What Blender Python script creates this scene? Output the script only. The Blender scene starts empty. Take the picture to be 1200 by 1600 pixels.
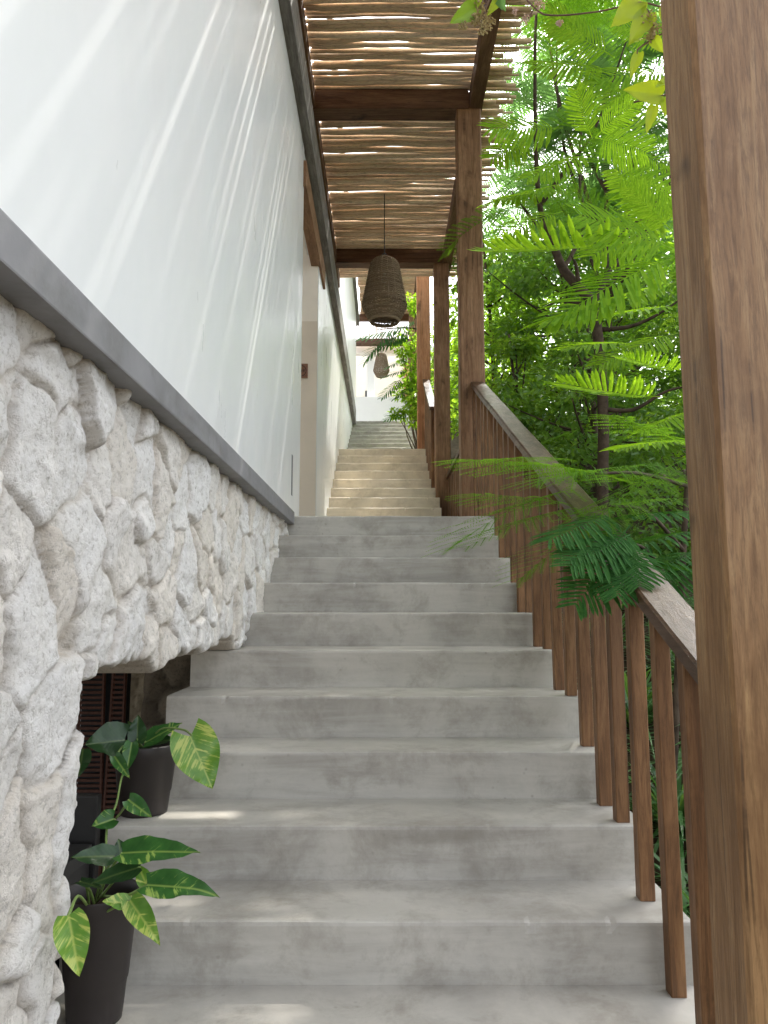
import bpy, math, random
import numpy as np
from mathutils import Vector, Matrix, Euler

# ---------------------------------------------------------------- camera, world, sun, exposure
S = bpy.context.scene
COL = S.collection
PITCH = math.radians(7.19); CP, SP = math.cos(PITCH), math.sin(PITCH)
cam_d = bpy.data.cameras.new('camera'); cam = bpy.data.objects.new('camera', cam_d); COL.objects.link(cam)
cam.location = (0, 0, 0); cam.rotation_euler = (math.radians(90) + PITCH, 0, 0)
cam_d.sensor_fit = 'VERTICAL'; cam_d.sensor_height = 24; cam_d.lens = 24 * 1150 / 1600
cam_d.clip_start = 0.05; cam_d.clip_end = 2000
S.camera = cam
W = bpy.data.worlds.new('World'); S.world = W; W.use_nodes = True
SUN = Vector((0.24, 0.60, 1.0)).normalized()
sky = W.node_tree.nodes.new('ShaderNodeTexSky'); sky.sky_type = 'NISHITA'; sky.sun_disc = False
sky.sun_elevation = math.asin(SUN.z); sky.sun_rotation = math.atan2(SUN.x, SUN.y)
sky.dust_density = 4.0; sky.air_density = 1.0; sky.ozone_density = 1.0
bg = W.node_tree.nodes['Background']; bg.inputs['Strength'].default_value = 0.15
hs = W.node_tree.nodes.new('ShaderNodeHueSaturation'); hs.inputs['Saturation'].default_value = .34      # hazy white tropical sky
W.node_tree.links.new(sky.outputs[0], hs.inputs['Color']); W.node_tree.links.new(hs.outputs[0], bg.inputs['Color'])
sun_d = bpy.data.lights.new('sun', 'SUN'); sun_d.energy = 2.0; sun_d.angle = math.radians(0.7); sun_d.color = (1, .95, .87)
sun = bpy.data.objects.new('sun', sun_d); COL.objects.link(sun); sun.location = (2, 4, 14)
sun.rotation_euler = (-SUN).to_track_quat('-Z', 'Y').to_euler()
S.view_settings.view_transform = 'Standard'; S.view_settings.look = 'None'
S.view_settings.exposure = 2.4; S.view_settings.gamma = 1
S.cycles.max_bounces = 10; S.cycles.diffuse_bounces = 5; S.cycles.transmission_bounces = 5
S.cycles.use_denoising = True
rng = np.random.default_rng(7); random.seed(7)

# ---------------------------------------------------------------- helpers
def at(px, py, D):
    """the world point seen at photo pixel (px, py) whose depth along the view axis is D metres"""
    v = (800 - py) * D / 1150
    return Vector(((px - 600) * D / 1150, D * CP - v * SP, D * SP + v * CP))

def empty(name, loc, label, cat, group=None, kind=None):
    o = bpy.data.objects.new(name, None); COL.objects.link(o); o.location = loc
    o.empty_display_size = .1
    return tag(o, label, cat, group, kind)
def tag(o, label=None, cat=None, group=None, kind=None):
    if label: o['label'] = label
    if cat: o['category'] = cat
    if group: o['group'] = group
    if kind: o['kind'] = kind
    return o
def obj(name, me, mat, parent=None):
    o = bpy.data.objects.new(name, me); COL.objects.link(o)
    if mat is not None and not me.materials: me.materials.append(mat)
    if parent is not None:
        o.parent = parent
        pl = parent.location.copy(); pp = parent
        m = Matrix.Identity(4)
        chain = []
        while pp is not None: chain.append(pp); pp = pp.parent
        for q in reversed(chain): m = m @ q.matrix_parent_inverse @ Matrix.LocRotScale(q.location, q.rotation_euler, q.scale)
        o.matrix_parent_inverse = m.inverted()
    return o
def mesh_np(name, V, F, smooth=False):
    V = np.asarray(V, dtype=np.float32); F = np.asarray(F, dtype=np.int32)
    me = bpy.data.meshes.new(name); n, k = F.shape
    me.vertices.add(len(V)); me.vertices.foreach_set('co', V.ravel())
    me.loops.add(n * k); me.loops.foreach_set('vertex_index', F.ravel())
    me.polygons.add(n); me.polygons.foreach_set('loop_start', np.arange(0, n * k, k, dtype=np.int32))
    me.polygons.foreach_set('use_smooth', np.full(n, smooth))
    me.update(calc_edges=True); me.validate()
    return me

class MB:
    def __init__(s): s.v = []; s.f = []
    def add(s, V, F):
        b = len(s.v); s.v += [tuple(p) for p in V]; s.f += [tuple(i + b for i in f) for f in F]
    def box(s, x0, x1, y0, y1, z0, z1, c=0.0):
        if c <= 0:
            V = [(x, y, z) for x in (x0, x1) for y in (y0, y1) for z in (z0, z1)]
            s.add(V, [(0, 1, 3, 2), (4, 6, 7, 5), (0, 4, 5, 1), (2, 3, 7, 6), (0, 2, 6, 4), (1, 5, 7, 3)]); return
        import bmesh
        bm = bmesh.new(); bmesh.ops.create_cube(bm, size=1)
        for v in bm.verts:
            v.co = Vector(((x0 + x1) / 2 + v.co.x * (x1 - x0), (y0 + y1) / 2 + v.co.y * (y1 - y0), (z0 + z1) / 2 + v.co.z * (z1 - z0)))
        bmesh.ops.bevel(bm, geom=bm.edges[:], offset=c, segments=2, affect='EDGES', profile=.6)
        bm.verts.index_update()
        s.add([v.co[:] for v in bm.verts], [[v.index for v in f.verts] for f in bm.faces]); bm.free()
    def tube(s, pts, rad, n=8, cap=True):
        pts = [Vector(p) for p in pts]
        if not hasattr(rad, '__len__'): rad = [rad] * len(pts)
        V = []; F = []
        t0 = (pts[1] - pts[0]).normalized()
        u = t0.orthogonal().normalized()
        for i, p in enumerate(pts):
            t = (pts[min(i + 1, len(pts) - 1)] - pts[max(i - 1, 0)]).normalized()
            u = (u - t * u.dot(t)).normalized(); w = t.cross(u)
            for k in range(n):
                a = 2 * math.pi * k / n
                V.append(p + (u * math.cos(a) + w * math.sin(a)) * rad[i])
        for i in range(len(pts) - 1):
            for k in range(n):
                a = i * n + k; b = i * n + (k + 1) % n
                F.append((a, b, b + n, a + n))
        if cap:
            F.append(tuple(range(n - 1, -1, -1))); F.append(tuple(range((len(pts) - 1) * n, len(pts) * n)))
        s.add(V, F)
    def lathe(s, prof, c, n=40):
        V = []; F = []
        for r, z in prof:
            for k in range(n):
                a = 2 * math.pi * k / n; V.append((c[0] + r * math.cos(a), c[1] + r * math.sin(a), c[2] + z))
        for i in range(len(prof) - 1):
            for k in range(n):
                a = i * n + k; b = i * n + (k + 1) % n; F.append((a, b, b + n, a + n))
        s.add(V, F)
    def mesh(s, name, smooth=False):
        me = bpy.data.meshes.new(name); me.from_pydata([tuple(v) for v in s.v], [], s.f); me.update()
        if smooth: me.polygons.foreach_set('use_smooth', [True] * len(me.polygons))
        return me
    def build(s, name, mat, parent=None, smooth=False): return obj(name, s.mesh(name, smooth), mat, parent)
def box(name, mat, parent, *a, c=0.0):
    m = MB(); m.box(*a, c=c); return m.build(name, mat, parent)

def catmull(pts, n=6):
    P = [Vector(p) for p in pts]; P = [P[0] * 2 - P[1]] + P + [P[-1] * 2 - P[-2]]
    out = []
    for i in range(1, len(P) - 2):
        for k in range(n):
            t = k / n; a, b, c, d = P[i - 1:i + 3]
            out.append(.5 * ((2 * b) + (c - a) * t + (2 * a - 5 * b + 4 * c - d) * t * t + (3 * b - a - 3 * c + d) * t ** 3))
    out.append(P[-2]); return out

def vnoise(P, seed=0):
    """smooth value noise, P (n,3)"""
    P = np.asarray(P, dtype=np.float64); I = np.floor(P).astype(np.int64); f = P - I; f = f * f * (3 - 2 * f)
    def h(i, j, k):
        n = (i * 374761393 + j * 668265263 + k * 2147483647 + seed * 974711) & 0xFFFFFFFF
        n = ((n ^ (n >> 13)) * 1274126177) & 0xFFFFFFFF
        n = n ^ (n >> 16)
        return (n & 0xFFFF) / 65535.0
    r = 0
    for a in (0, 1):
        for b in (0, 1):
            for c in (0, 1):
                w = (f[:, 0] if a else 1 - f[:, 0]) * (f[:, 1] if b else 1 - f[:, 1]) * (f[:, 2] if c else 1 - f[:, 2])
                r = r + w * h(I[:, 0] + a, I[:, 1] + b, I[:, 2] + c)
    return r * 2 - 1
def fbm(P, oct=4, seed=0):
    P = np.asarray(P); r = 0; a = 1
    for o in range(oct): r = r + a * vnoise(P * 2 ** o + 17.3 * o, seed + o); a *= .5
    return r

# ---------------------------------------------------------------- materials
class NT:
    def __init__(s, name):
        s.m = bpy.data.materials.new(name); s.m.use_nodes = True; s.t = s.m.node_tree; s.t.nodes.clear()
        s.out = s.n('ShaderNodeOutputMaterial')
    def n(s, t, **kw):
        nd = s.t.nodes.new(t)
        for k, v in kw.items(): setattr(nd, k, v)
        return nd
    def l(s, a, b): s.t.links.new(a, b)
    def coord(s, scale=(1, 1, 1), src='Object'):
        tc = s.n('ShaderNodeTexCoord'); mp = s.n('ShaderNodeMapping'); mp.inputs['Scale'].default_value = scale
        s.l(tc.outputs[src], mp.inputs[0]); return mp.outputs[0]
    def noise(s, vec, scale, detail=6, rough=.6, dist=0.0):
        nd = s.n('ShaderNodeTexNoise'); nd.inputs['Scale'].default_value = scale; nd.inputs['Detail'].default_value = detail
        nd.inputs['Roughness'].default_value = rough; nd.inputs['Distortion'].default_value = dist
        s.l(vec, nd.inputs['Vector']); return nd.outputs['Fac']
    def ramp(s, fac, stops):
        r = s.n('ShaderNodeValToRGB'); e = r.color_ramp.elements
        while len(e) < len(stops): e.new(.5)
        for el, (p, c) in zip(e, stops):
            el.position = p; el.color = (*c, 1) if hasattr(c, '__len__') else (c, c, c, 1)
        s.l(fac, r.inputs[0]); return r.outputs[0]
    def mix(s, fac, a, b, mode='MIX'):
        m = s.n('ShaderNodeMix', data_type='RGBA', blend_type=mode)
        for v, i in ((fac, 0), (a, 6), (b, 7)):
            if hasattr(v, 'is_output'): s.l(v, m.inputs[i])
            elif hasattr(v, '__len__'): m.inputs[i].default_value = (*v, 1)
            else: m.inputs[i].default_value = v if i == 0 else (v, v, v, 1)
        return m.outputs[2]
    def math(s, op, a, b=0.0):
        m = s.n('ShaderNodeMath', operation=op)
        for v, i in ((a, 0), (b, 1)):
            if hasattr(v, 'is_output'): s.l(v, m.inputs[i])
            else: m.inputs[i].default_value = v
        return m.outputs[0]
    def bsdf(s, color, rough=.6, spec=.5, bump=None, bstr=.3, bdist=.01, **kw):
        b = s.n('ShaderNodeBsdfPrincipled')
        for v, k in ((color, 'Base Color'), (rough, 'Roughness')):
            if hasattr(v, 'is_output'): s.l(v, b.inputs[k])
            else: b.inputs[k].default_value = (*v, 1) if hasattr(v, '__len__') else v
        b.inputs['Specular IOR Level'].default_value = spec
        if bump is not None:
            bp = s.n('ShaderNodeBump'); bp.inputs['Strength'].default_value = bstr; bp.inputs['Distance'].default_value = bdist
            s.l(bump, bp.inputs['Height']); s.l(bp.outputs[0], b.inputs['Normal'])
        return b
    def done(s, b): s.l(b.outputs[0], s.out.inputs[0]); return s.m

def plain(name, col, rough=.6, spec=.5, var=.15, sc=20, bump=.15):
    t = NT(name); v = t.coord(); n = t.noise(v, sc)
    c = t.mix(t.ramp(n, [(.3, 0.0), (.7, 1.0)]), [x * (1 - var) for x in col], [x * (1 + var) for x in col])
    return t.done(t.bsdf(c, rough, spec, n, bump, .005))

def concrete(name, dark, light, warm=0.0):
    t = NT(name)
    v = t.coord((1, 1, 1)); vs = t.coord((.7, 1.5, 7))
    big = t.noise(v, 1.9, 6, .65, .4); streak = t.noise(vs, 2.2, 8, .65, .6); fine = t.noise(v, 60, 4, .7); mid = t.noise(v, 5, 9, .72, .25)
    c = t.mix(t.ramp(streak, [(.32, 0.0), (.68, 1.0)]), dark, light)
    c = t.mix(t.math('MULTIPLY', t.ramp(big, [(.42, 0.0), (.60, 1.0)]), .55), c, [light[0] * 1.16, light[1] * 1.15, light[2] * 1.13])
    c = t.mix(t.math('MULTIPLY', t.ramp(mid, [(.48, 0.0), (.68, 1.0)]), .6), c, [dark[0] * .68, dark[1] * .65, dark[2] * .60])
    sp = t.n('ShaderNodeTexVoronoi'); sp.inputs['Scale'].default_value = 26; t.l(v, sp.inputs['Vector'])
    spot = t.math('MULTIPLY', t.ramp(sp.outputs['Distance'], [(.05, 1.0), (.2, 0.0)]), t.ramp(t.noise(v, 3.1, 3), [(.54, 0.0), (.66, .4)]))
    c = t.mix(spot, c, [dark[0] * .45, dark[1] * .45, dark[2] * .43])
    c = t.mix(t.math('MULTIPLY', fine, .2), c, [dark[0] * .8, dark[1] * .8, dark[2] * .8])
    r = t.ramp(streak, [(.3, .42), (.7, .68)])
    h = t.math('ADD', t.math('MULTIPLY', mid, .6), t.math('MULTIPLY', fine, .25))
    return t.done(t.bsdf(c, r, .4, h, .25, .006))

def wood(name, dark, mid, light, axis='z', rough=(.5, .72), spec=.25, knots=True, grain=16):
    t = NT(name); k = .085; sc = {'x': (k, 1, 1), 'y': (1, k, 1), 'z': (1, 1, k)}[axis]
    oi = t.n('ShaderNodeObjectInfo'); tc = t.n('ShaderNodeTexCoord')
    off = t.n('ShaderNodeVectorMath', operation='SCALE'); off.inputs[3].default_value = 23.0
    cmb = t.n('ShaderNodeCombineXYZ')
    for i in range(3): t.l(oi.outputs['Random'], cmb.inputs[i])
    t.l(cmb.outputs[0], off.inputs[0])
    ad = t.n('ShaderNodeVectorMath', operation='ADD'); t.l(tc.outputs['Object'], ad.inputs[0]); t.l(off.outputs[0], ad.inputs[1])
    mp = t.n('ShaderNodeMapping'); mp.inputs['Scale'].default_value = sc; t.l(ad.outputs[0], mp.inputs[0]); v = mp.outputs[0]
    g1 = t.noise(v, grain, 9, .68, 1.1); g2 = t.noise(v, grain * 5.5, 7, .75, .6); blot = t.noise(ad.outputs[0], 1.9, 6, .65, .8)
    c = t.ramp(g1, [(.30, dark), (.48, mid), (.66, light)])
    c = t.mix(t.math('MULTIPLY', t.ramp(g2, [(.38, 1.0), (.54, 0.0)]), .55), c, [x * .5 for x in dark])
    c = t.mix(t.math('MULTIPLY', t.ramp(blot, [(.45, 0.0), (.62, 1.0)]), .5), c, [x * .9 for x in dark])
    c = t.mix(t.math('MULTIPLY', oi.outputs['Random'], .3), c, dark)
    if knots:
        sq = {'x': (.45, 1, 1), 'y': (1, .45, 1), 'z': (1, 1, .45)}[axis]
        m2 = t.n('ShaderNodeMapping'); m2.inputs['Scale'].default_value = sq
        nz = t.n('ShaderNodeTexNoise'); nz.inputs['Scale'].default_value = 7; t.l(ad.outputs[0], nz.inputs['Vector'])
        sv = t.n('ShaderNodeVectorMath', operation='SCALE'); sv.inputs[3].default_value = .22; t.l(nz.outputs['Color'], sv.inputs[0])
        a2 = t.n('ShaderNodeVectorMath', operation='ADD'); t.l(ad.outputs[0], a2.inputs[0]); t.l(sv.outputs[0], a2.inputs[1]); t.l(a2.outputs[0], m2.inputs[0])
        vo = t.n('ShaderNodeTexVoronoi'); vo.inputs['Scale'].default_value = 3.6; t.l(m2.outputs[0], vo.inputs['Vector'])
        kn = t.ramp(vo.outputs['Distance'], [(.05, 1.0), (.10, .45), (.17, 0.0)])
        c = t.mix(t.math('MULTIPLY', kn, .75), c, [x * .4 for x in dark])
        # drying checks: thin dark splits along the grain
        sp = {'x': (.022, 1, 1), 'y': (1, .022, 1), 'z': (1, 1, .022)}[axis]
        m3 = t.n('ShaderNodeMapping'); m3.inputs['Scale'].default_value = sp; t.l(ad.outputs[0], m3.inputs[0])
        v3 = t.n('ShaderNodeTexVoronoi', feature='DISTANCE_TO_EDGE'); v3.inputs['Scale'].default_value = 12; t.l(m3.outputs[0], v3.inputs['Vector'])
        ck = t.math('MULTIPLY', t.ramp(v3.outputs['Distance'], [(.010, 1.0), (.026, 0.0)]), t.ramp(blot, [(.5, 0.0), (.60, .7)]))
        c = t.mix(ck, c, [x * .22 for x in dark])
    r = t.ramp(g1, [(.3, rough[1]), (.7, rough[0])])
    h = t.math('ADD', g1, t.math('MULTIPLY', g2, .7))
    return t.done(t.bsdf(c, r, spec, h, .35, .006))

def leafmat(name, cols, trans=.45, rough=.5, tcol=None, spec=.2):
    t = NT(name); ge = t.n('ShaderNodeNewGeometry')
    n = len(cols); c = t.ramp(ge.outputs['Random Per Island'], [(i / max(1, n - 1), k) for i, k in enumerate(cols)])
    oi = t.n('ShaderNodeObjectInfo')
    b = t.bsdf(c, rough, spec)
    tr = t.n('ShaderNodeBsdfTranslucent')
    tc = t.mix(1.0, c, tcol or (1.75, 1.6, .6), 'MULTIPLY'); t.l(tc, tr.inputs['Color'])
    mx = t.n('ShaderNodeMixShader'); mx.inputs[0].default_value = trans
    t.l(b.outputs[0], mx.inputs[1]); t.l(tr.outputs[0], mx.inputs[2])
    return t.done(mx)

M = {}
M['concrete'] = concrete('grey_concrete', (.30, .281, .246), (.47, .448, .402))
M['concrete_sunlit'] = concrete('sunlit_concrete', (.56, .49, .375), (.70, .62, .49))  # warm sunlight on the middle flight is put into this concrete's colour
M['ledge'] = concrete('ledge_concrete', (.165, .163, .17), (.215, .213, .22))
M['post'] = wood('post_wood', (.15, .076, .038), (.29, .160, .085), (.40, .24, .135), 'z')
M['near_post'] = wood('near_post_wood', (.15, .074, .027), (.275, .153, .066), (.40, .25, .115), 'z', (.34, .55), .35, True, 24)
M['sunlit_post'] = wood('sunlit_post_wood', (.33, .145, .065), (.47, .225, .115), (.55, .29, .16), 'z')  # post wood with the orange of direct sun painted into its tones
M['beam_x'] = wood('beam_wood', (.07, .033, .018), (.135, .068, .038), (.21, .115, .065), 'x')
M['beam_y'] = wood('plate_wood', (.085, .043, .023), (.165, .09, .05), (.25, .145, .085), 'y')
M['lintel'] = wood('lintel_wood', (.19, .10, .052), (.30, .17, .095), (.38, .225, .13), 'y')
M['baluster'] = wood('baluster_wood', (.10, .047, .020), (.215, .108, .046), (.33, .18, .085), 'z', (.4, .6), .3)
M['rail'] = wood('rail_wood', (.045, .022, .011), (.085, .045, .025), (.125, .07, .04), 'y', (.26, .42), .25)
M['grey_timber'] = wood('weathered_timber', (.13, .12, .11), (.22, .21, .20), (.32, .305, .29), 'y', (.6, .85), .2, False, 12)
M['bark'] = plain('tree_bark', (.075, .055, .04), .9, .1, .5, 14, .8)
M['pale_bark'] = plain('pale_bark', (.22, .20, .17), .9, .1, .4, 14, .8)
M['dark_plastic'] = plain('brown_plastic', (.028, .022, .02), .5, .4, .15, 9, .08)
M['soil'] = plain('potting_soil', (.03, .02, .014), .95, .1, .5, 60, 1.0)
M['cable'] = plain('black_cable', (.012, .011, .01), .5)
M['dark_box'] = plain('black_planter_wood', (.02, .019, .018), .45, .4, .3, 9, .1)
M['rattan'] = plain('red_rattan', (.085, .033, .02), .6, .3, .3, 60, .4)
M['dark_fabric'] = plain('dark_fabric', (.016, .018, .02), .8)
M['beige_plaster'] = plain('beige_plaster', (.62, .545, .44), .8, .2, .04, 5, .1)
M['cream_plaster'] = plain('cream_plaster', (.76, .70, .60), .8, .2, .04, 5, .1)
M['white_plaster'] = plain('white_plaster', (.84, .83, .80), .8, .2, .02, 4, .08)
M['engrave'] = plain('burnt_wood', (.035, .014, .008), .7)
M['plaque'] = wood('plaque_wood', (.18, .085, .05), (.25, .125, .075), (.3, .16, .10), 'x', knots=False)
M['seed'] = leafmat('seed_cluster', [(.42, .32, .16), (.5, .42, .2), (.55, .46, .27)], .2)
M['pink_seed'] = leafmat('pale_flower', [(.6, .45, .42), (.7, .6, .55)], .25)
M['vine_stem'] = plain('vine_stem', (.16, .09, .06), .7)
M['green_stem'] = plain('green_stem', (.16, .24, .06), .5)

def wall_mat():
    t = NT('polished_white_wall'); v = t.coord((1, .8, .5)); a = t.noise(v, 1.3, 6, .55, .6); b = t.noise(t.coord((1, 1, .25)), 5, 6, .6, .4)
    c = t.mix(t.ramp(a, [(.3, 0.0), (.7, 1.0)]), (.66, .675, .67), (.71, .715, .71))
    c = t.mix(t.math('MULTIPLY', t.ramp(b, [(.4, 0.0), (.7, 1.0)]), .35), c, (.625, .65, .64))
    r = t.ramp(b, [(.3, .26), (.7, .40)])
    return t.done(t.bsdf(c, r, .35))
M['wall'] = wall_mat()

def stone_mat(name, cols, k=1.0):
    t = NT(name); v = t.coord()
    at_ = t.n('ShaderNodeAttribute', attribute_name='cell')
    big = t.noise(v, 5, 6, .65, .5); pit = t.noise(v, 58, 9, .8); pit2 = t.noise(v, 110, 5, .75)
    c = t.mix(t.ramp(big, [(.35, 0.0), (.65, 1.0)]), cols[0], cols[1])
    c = t.mix(t.math('MULTIPLY', t.ramp(at_.outputs['Fac'], [(.35, 0.0), (1, 1.0)]), .85), c, cols[2])
    c = t.mix(t.math('MULTIPLY', t.ramp(pit, [(.36, 1.0), (.49, 0.0)]), .9), c, cols[3])
    jn = t.n('ShaderNodeAttribute', attribute_name='joint')
    c = t.mix(t.math('MULTIPLY', jn.outputs['Fac'], .5), c, cols[4])
    h = t.math('ADD', t.math('MULTIPLY', pit, 1.0), t.math('MULTIPLY', pit2, .35))
    return t.done(t.bsdf(c, .92, .12, h, .9 * k, .018))
M['stone'] = stone_mat('white_limestone', [(.85, .825, .775), (.90, .885, .855), (.82, .755, .66), (.50, .47, .42), (.50, .41, .29)])
M['shaded_stone'] = stone_mat('dim_stone', [(.22, .19, .15), (.30, .26, .20), (.16, .13, .10), (.13, .11, .09), (.03, .026, .02)])  # shade of the covered room is put into these dark stone tones

def stick_mat():
    t = NT('twig_bark'); ge = t.n('ShaderNodeNewGeometry'); v = t.coord((.35, 1, 1)); g = t.noise(v, 45, 6, .7, .4)
    c = t.ramp(ge.outputs['Random Per Island'], [(0, (.48, .34, .23)), (.25, (.66, .50, .35)), (.5, (.76, .61, .46)), (.75, (.57, .42, .29)), (1, (.80, .68, .54))])
    c = t.mix(t.math('MULTIPLY', t.ramp(g, [(.33, 1.0), (.52, 0.0)]), .45), c, (.16, .11, .08))
    return t.done(t.bsdf(c, .8, .2, g, .6, .006))
M['stick'] = stick_mat()

def wicker_mat():
    t = NT('woven_wicker'); v = t.coord((1, 1, 1)); g = t.noise(v, 60, 5, .7); ge = t.n('ShaderNodeNewGeometry')
    c = t.ramp(ge.outputs['Random Per Island'], [(0, (.21, .15, .092)), (.5, (.27, .20, .125)), (1, (.33, .25, .16))])
    c = t.mix(t.math('MULTIPLY', g, .5), c, (.06, .042, .028))
    return t.done(t.bsdf(c, .75, .2, g, .5, .004))
M['wicker'] = wicker_mat()

def pothos_mat(name, green, green2, yellow, amount):
    t = NT(name); v = t.coord((1, 1, 1)); w = t.n('ShaderNodeTexCoord'); sp = t.n('ShaderNodeSeparateXYZ'); t.l(w.outputs['Object'], sp.inputs[0])
    ay = t.math('ABSOLUTE', sp.outputs['Y'])
    d = t.math('SUBTRACT', sp.outputs['X'], t.math('MULTIPLY', ay, .9))           # distance along the side veins
    cb = t.n('ShaderNodeCombineXYZ'); t.l(d, cb.inputs[0]); t.l(t.math('MULTIPLY', sp.outputs['Y'], .16), cb.inputs[1])
    oi = t.n('ShaderNodeObjectInfo'); t.l(t.math('MULTIPLY', oi.outputs['Random'], 9.0), cb.inputs[2])
    n = t.noise(cb.outputs[0], 75, 5, .65, .3); n2 = t.noise(v, 16, 3)
    c = t.mix(t.ramp(n2, [(.35, 0.0), (.65, 1.0)]), green, green2)
    c = t.mix(t.ramp(t.math('ADD', n, t.math('MULTIPLY', t.math('SUBTRACT', n2, .5), .5)), [(.60 - amount, 0.0), (.68 - amount, 1.0)]), c, yellow)
    mid = t.ramp(ay, [(.0012, 1.0), (.003, 0.0)]); c = t.mix(t.math('MULTIPLY', mid, .7), c, yellow)
    vein = t.n('ShaderNodeTexWave'); vein.inputs['Scale'].default_value = 22; vein.inputs['Distortion'].default_value = .5; t.l(cb.outputs[0], vein.inputs['Vector'])
    b = t.bsdf(c, .32, .5, vein.outputs['Fac'], .07, .003); tr = t.n('ShaderNodeBsdfTranslucent'); t.l(c, tr.inputs['Color'])
    mx = t.n('ShaderNodeMixShader'); mx.inputs[0].default_value = .3; t.l(b.outputs[0], mx.inputs[1]); t.l(tr.outputs[0], mx.inputs[2])
    return t.done(mx)
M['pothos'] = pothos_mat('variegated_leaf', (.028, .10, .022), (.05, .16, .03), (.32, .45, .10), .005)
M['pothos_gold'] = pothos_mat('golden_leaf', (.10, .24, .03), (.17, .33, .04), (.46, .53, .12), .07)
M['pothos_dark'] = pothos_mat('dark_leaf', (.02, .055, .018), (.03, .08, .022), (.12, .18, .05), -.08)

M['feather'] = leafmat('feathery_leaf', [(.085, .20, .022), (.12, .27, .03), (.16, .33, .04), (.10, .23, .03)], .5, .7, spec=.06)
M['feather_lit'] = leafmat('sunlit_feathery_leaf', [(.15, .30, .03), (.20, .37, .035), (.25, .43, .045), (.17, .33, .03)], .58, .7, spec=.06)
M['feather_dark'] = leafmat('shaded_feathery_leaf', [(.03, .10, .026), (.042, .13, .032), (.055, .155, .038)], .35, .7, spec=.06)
M['feather_far'] = leafmat('distant_feathery_leaf', [(.10, .19, .075), (.14, .25, .095), (.12, .22, .08)], .5, .7, (1.5, 1.6, .95), spec=.06)  # duller, bluer green paints distance haze into the leaves
M['broad_a'] = leafmat('broad_leaf', [(.11, .22, .034), (.16, .30, .045), (.23, .38, .055), (.13, .25, .038)], .48, .4, spec=.35)
M['broad_b'] = leafmat('dark_broad_leaf', [(.08, .18, .036), (.11, .23, .045), (.16, .29, .055)], .45, .33, spec=.5)
M['broad_c'] = leafmat('light_broad_leaf', [(.14, .28, .03), (.19, .35, .035), (.25, .41, .045)], .5)
M['vine_leaf'] = leafmat('yellow_green_leaf', [(.24, .38, .035), (.32, .43, .04), (.40, .48, .06)], .5, .4)
M['strap'] = leafmat('strap_leaf', [(.04, .11, .03), (.07, .17, .05), (.12, .22, .08)], .35, .3, spec=.5)

# ---------------------------------------------------------------- ground
def ground_z(X, Y):
    z = -2.0 + .40 * np.clip(Y - 1.0, 0, 15) + .06 * np.clip(X - 1, 0, 12)
    z = np.where(X < .95, np.minimum(z - .3, -1.75 + 0 * z), z)
    return z
xs = np.concatenate([-np.geomspace(600, 3, 14), np.linspace(-2, 14, 49), np.geomspace(16, 600, 14)])
ys = np.concatenate([-np.geomspace(600, 6, 12), np.linspace(-4, 26, 61), np.geomspace(28, 900, 14)])
GX, GY = np.meshgrid(xs, ys, indexing='ij'); GZ = ground_z(GX, GY) + .06 * vnoise(np.stack([GX.ravel() * 2, GY.ravel() * 2, 0 * GX.ravel()], 1)).reshape(GX.shape) * (GX > .95)
idx = np.arange(GX.size).reshape(GX.shape)
F = np.stack([idx[:-1, :-1], idx[1:, :-1], idx[1:, 1:], idx[:-1, 1:]], -1).reshape(-1, 4)
gmat = plain('leaf_litter', (.055, .042, .026), .95, .1, .6, 9, .8)
tag(obj('ground', mesh_np('ground', np.stack([GX, GY, GZ], -1).reshape(-1, 3), F, True), gmat), kind='structure')

# ---------------------------------------------------------------- stairs
Z0, R = -1.063, .17
NOSE = [.86, 1.20, 1.54, 1.88, 2.223, 2.539, 2.883, 3.19, 3.536, 3.899, 4.267, 4.636, 4.961, 5.274]    # R-3 .. R10
def step_mesh(x0, x1, y0, y1, z0, z1, seed):
    """one cast step with a slightly worn, uneven front edge"""
    nx = 110; xs = np.linspace(x0, x1, nx)
    b = .006
    prof = [(0, z0), (0, z1 - .034), (0, z1 - b * 2.2), (b * .35, z1 - b * .7), (b * 1.3, z1 - b * .15), (b * 3, z1), (.04, z1), ((y1 - y0), z1), ((y1 - y0), z0)]
    V = []
    for i, x in enumerate(xs):
        n = vnoise(np.array([[x * 9, seed * 3.1, .5], [x * 31, seed * 5.3, 1.5], [x * 4, seed, 7.]]))
        chip = max(0, n[1] - .6) * .02; dy, dz = .0016 * n[0] + .0012 * n[1] + chip, .0016 * n[2] - .001 * max(0, n[1]) - chip * .8
        for j, (py, pz) in enumerate(prof):
            wy = 1 if j in (2, 3, 4) else 0; wz = 1 if j in (3, 4, 5) else 0
            V.append((x, y0 + py + dy * wy, pz + dz * wz))
    k = len(prof); F = []
    for i in range(nx - 1):
        for j in range(k):
            a = i * k + j; b2 = i * k + (j + 1) % k; F.append((a, a + k, b2 + k, b2))
    F += [tuple(range(k)), tuple(range((nx - 1) * k + k - 1, (nx - 1) * k - 1, -1))]
    me = bpy.data.meshes.new('step'); me.from_pydata(V, [], F); me.update(); return me
st = empty('concrete_staircase', (0, .86, -1.75), 'lower grey concrete staircase rising from the foreground past the two potted plants', 'staircase')
for i, y in enumerate(NOSE):
    k = i - 3; z = Z0 + R * k; y1 = NOSE[i + 1] + .03 if i + 1 < len(NOSE) else 8.10
    left = -.91 if k <= 5 else -.74
    j = .0025 * ((i * 7) % 5)
    obj('step' if k < 10 else 'landing', step_mesh(left - j, .87 + j, y, y1, z - .42, z, i), M['concrete'], st)
L1 = Z0 + R * 10
st2 = empty('concrete_staircase', (0, 8.1, L1), 'middle flight of pale sunlit concrete steps beyond the first landing', 'staircase')
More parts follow.
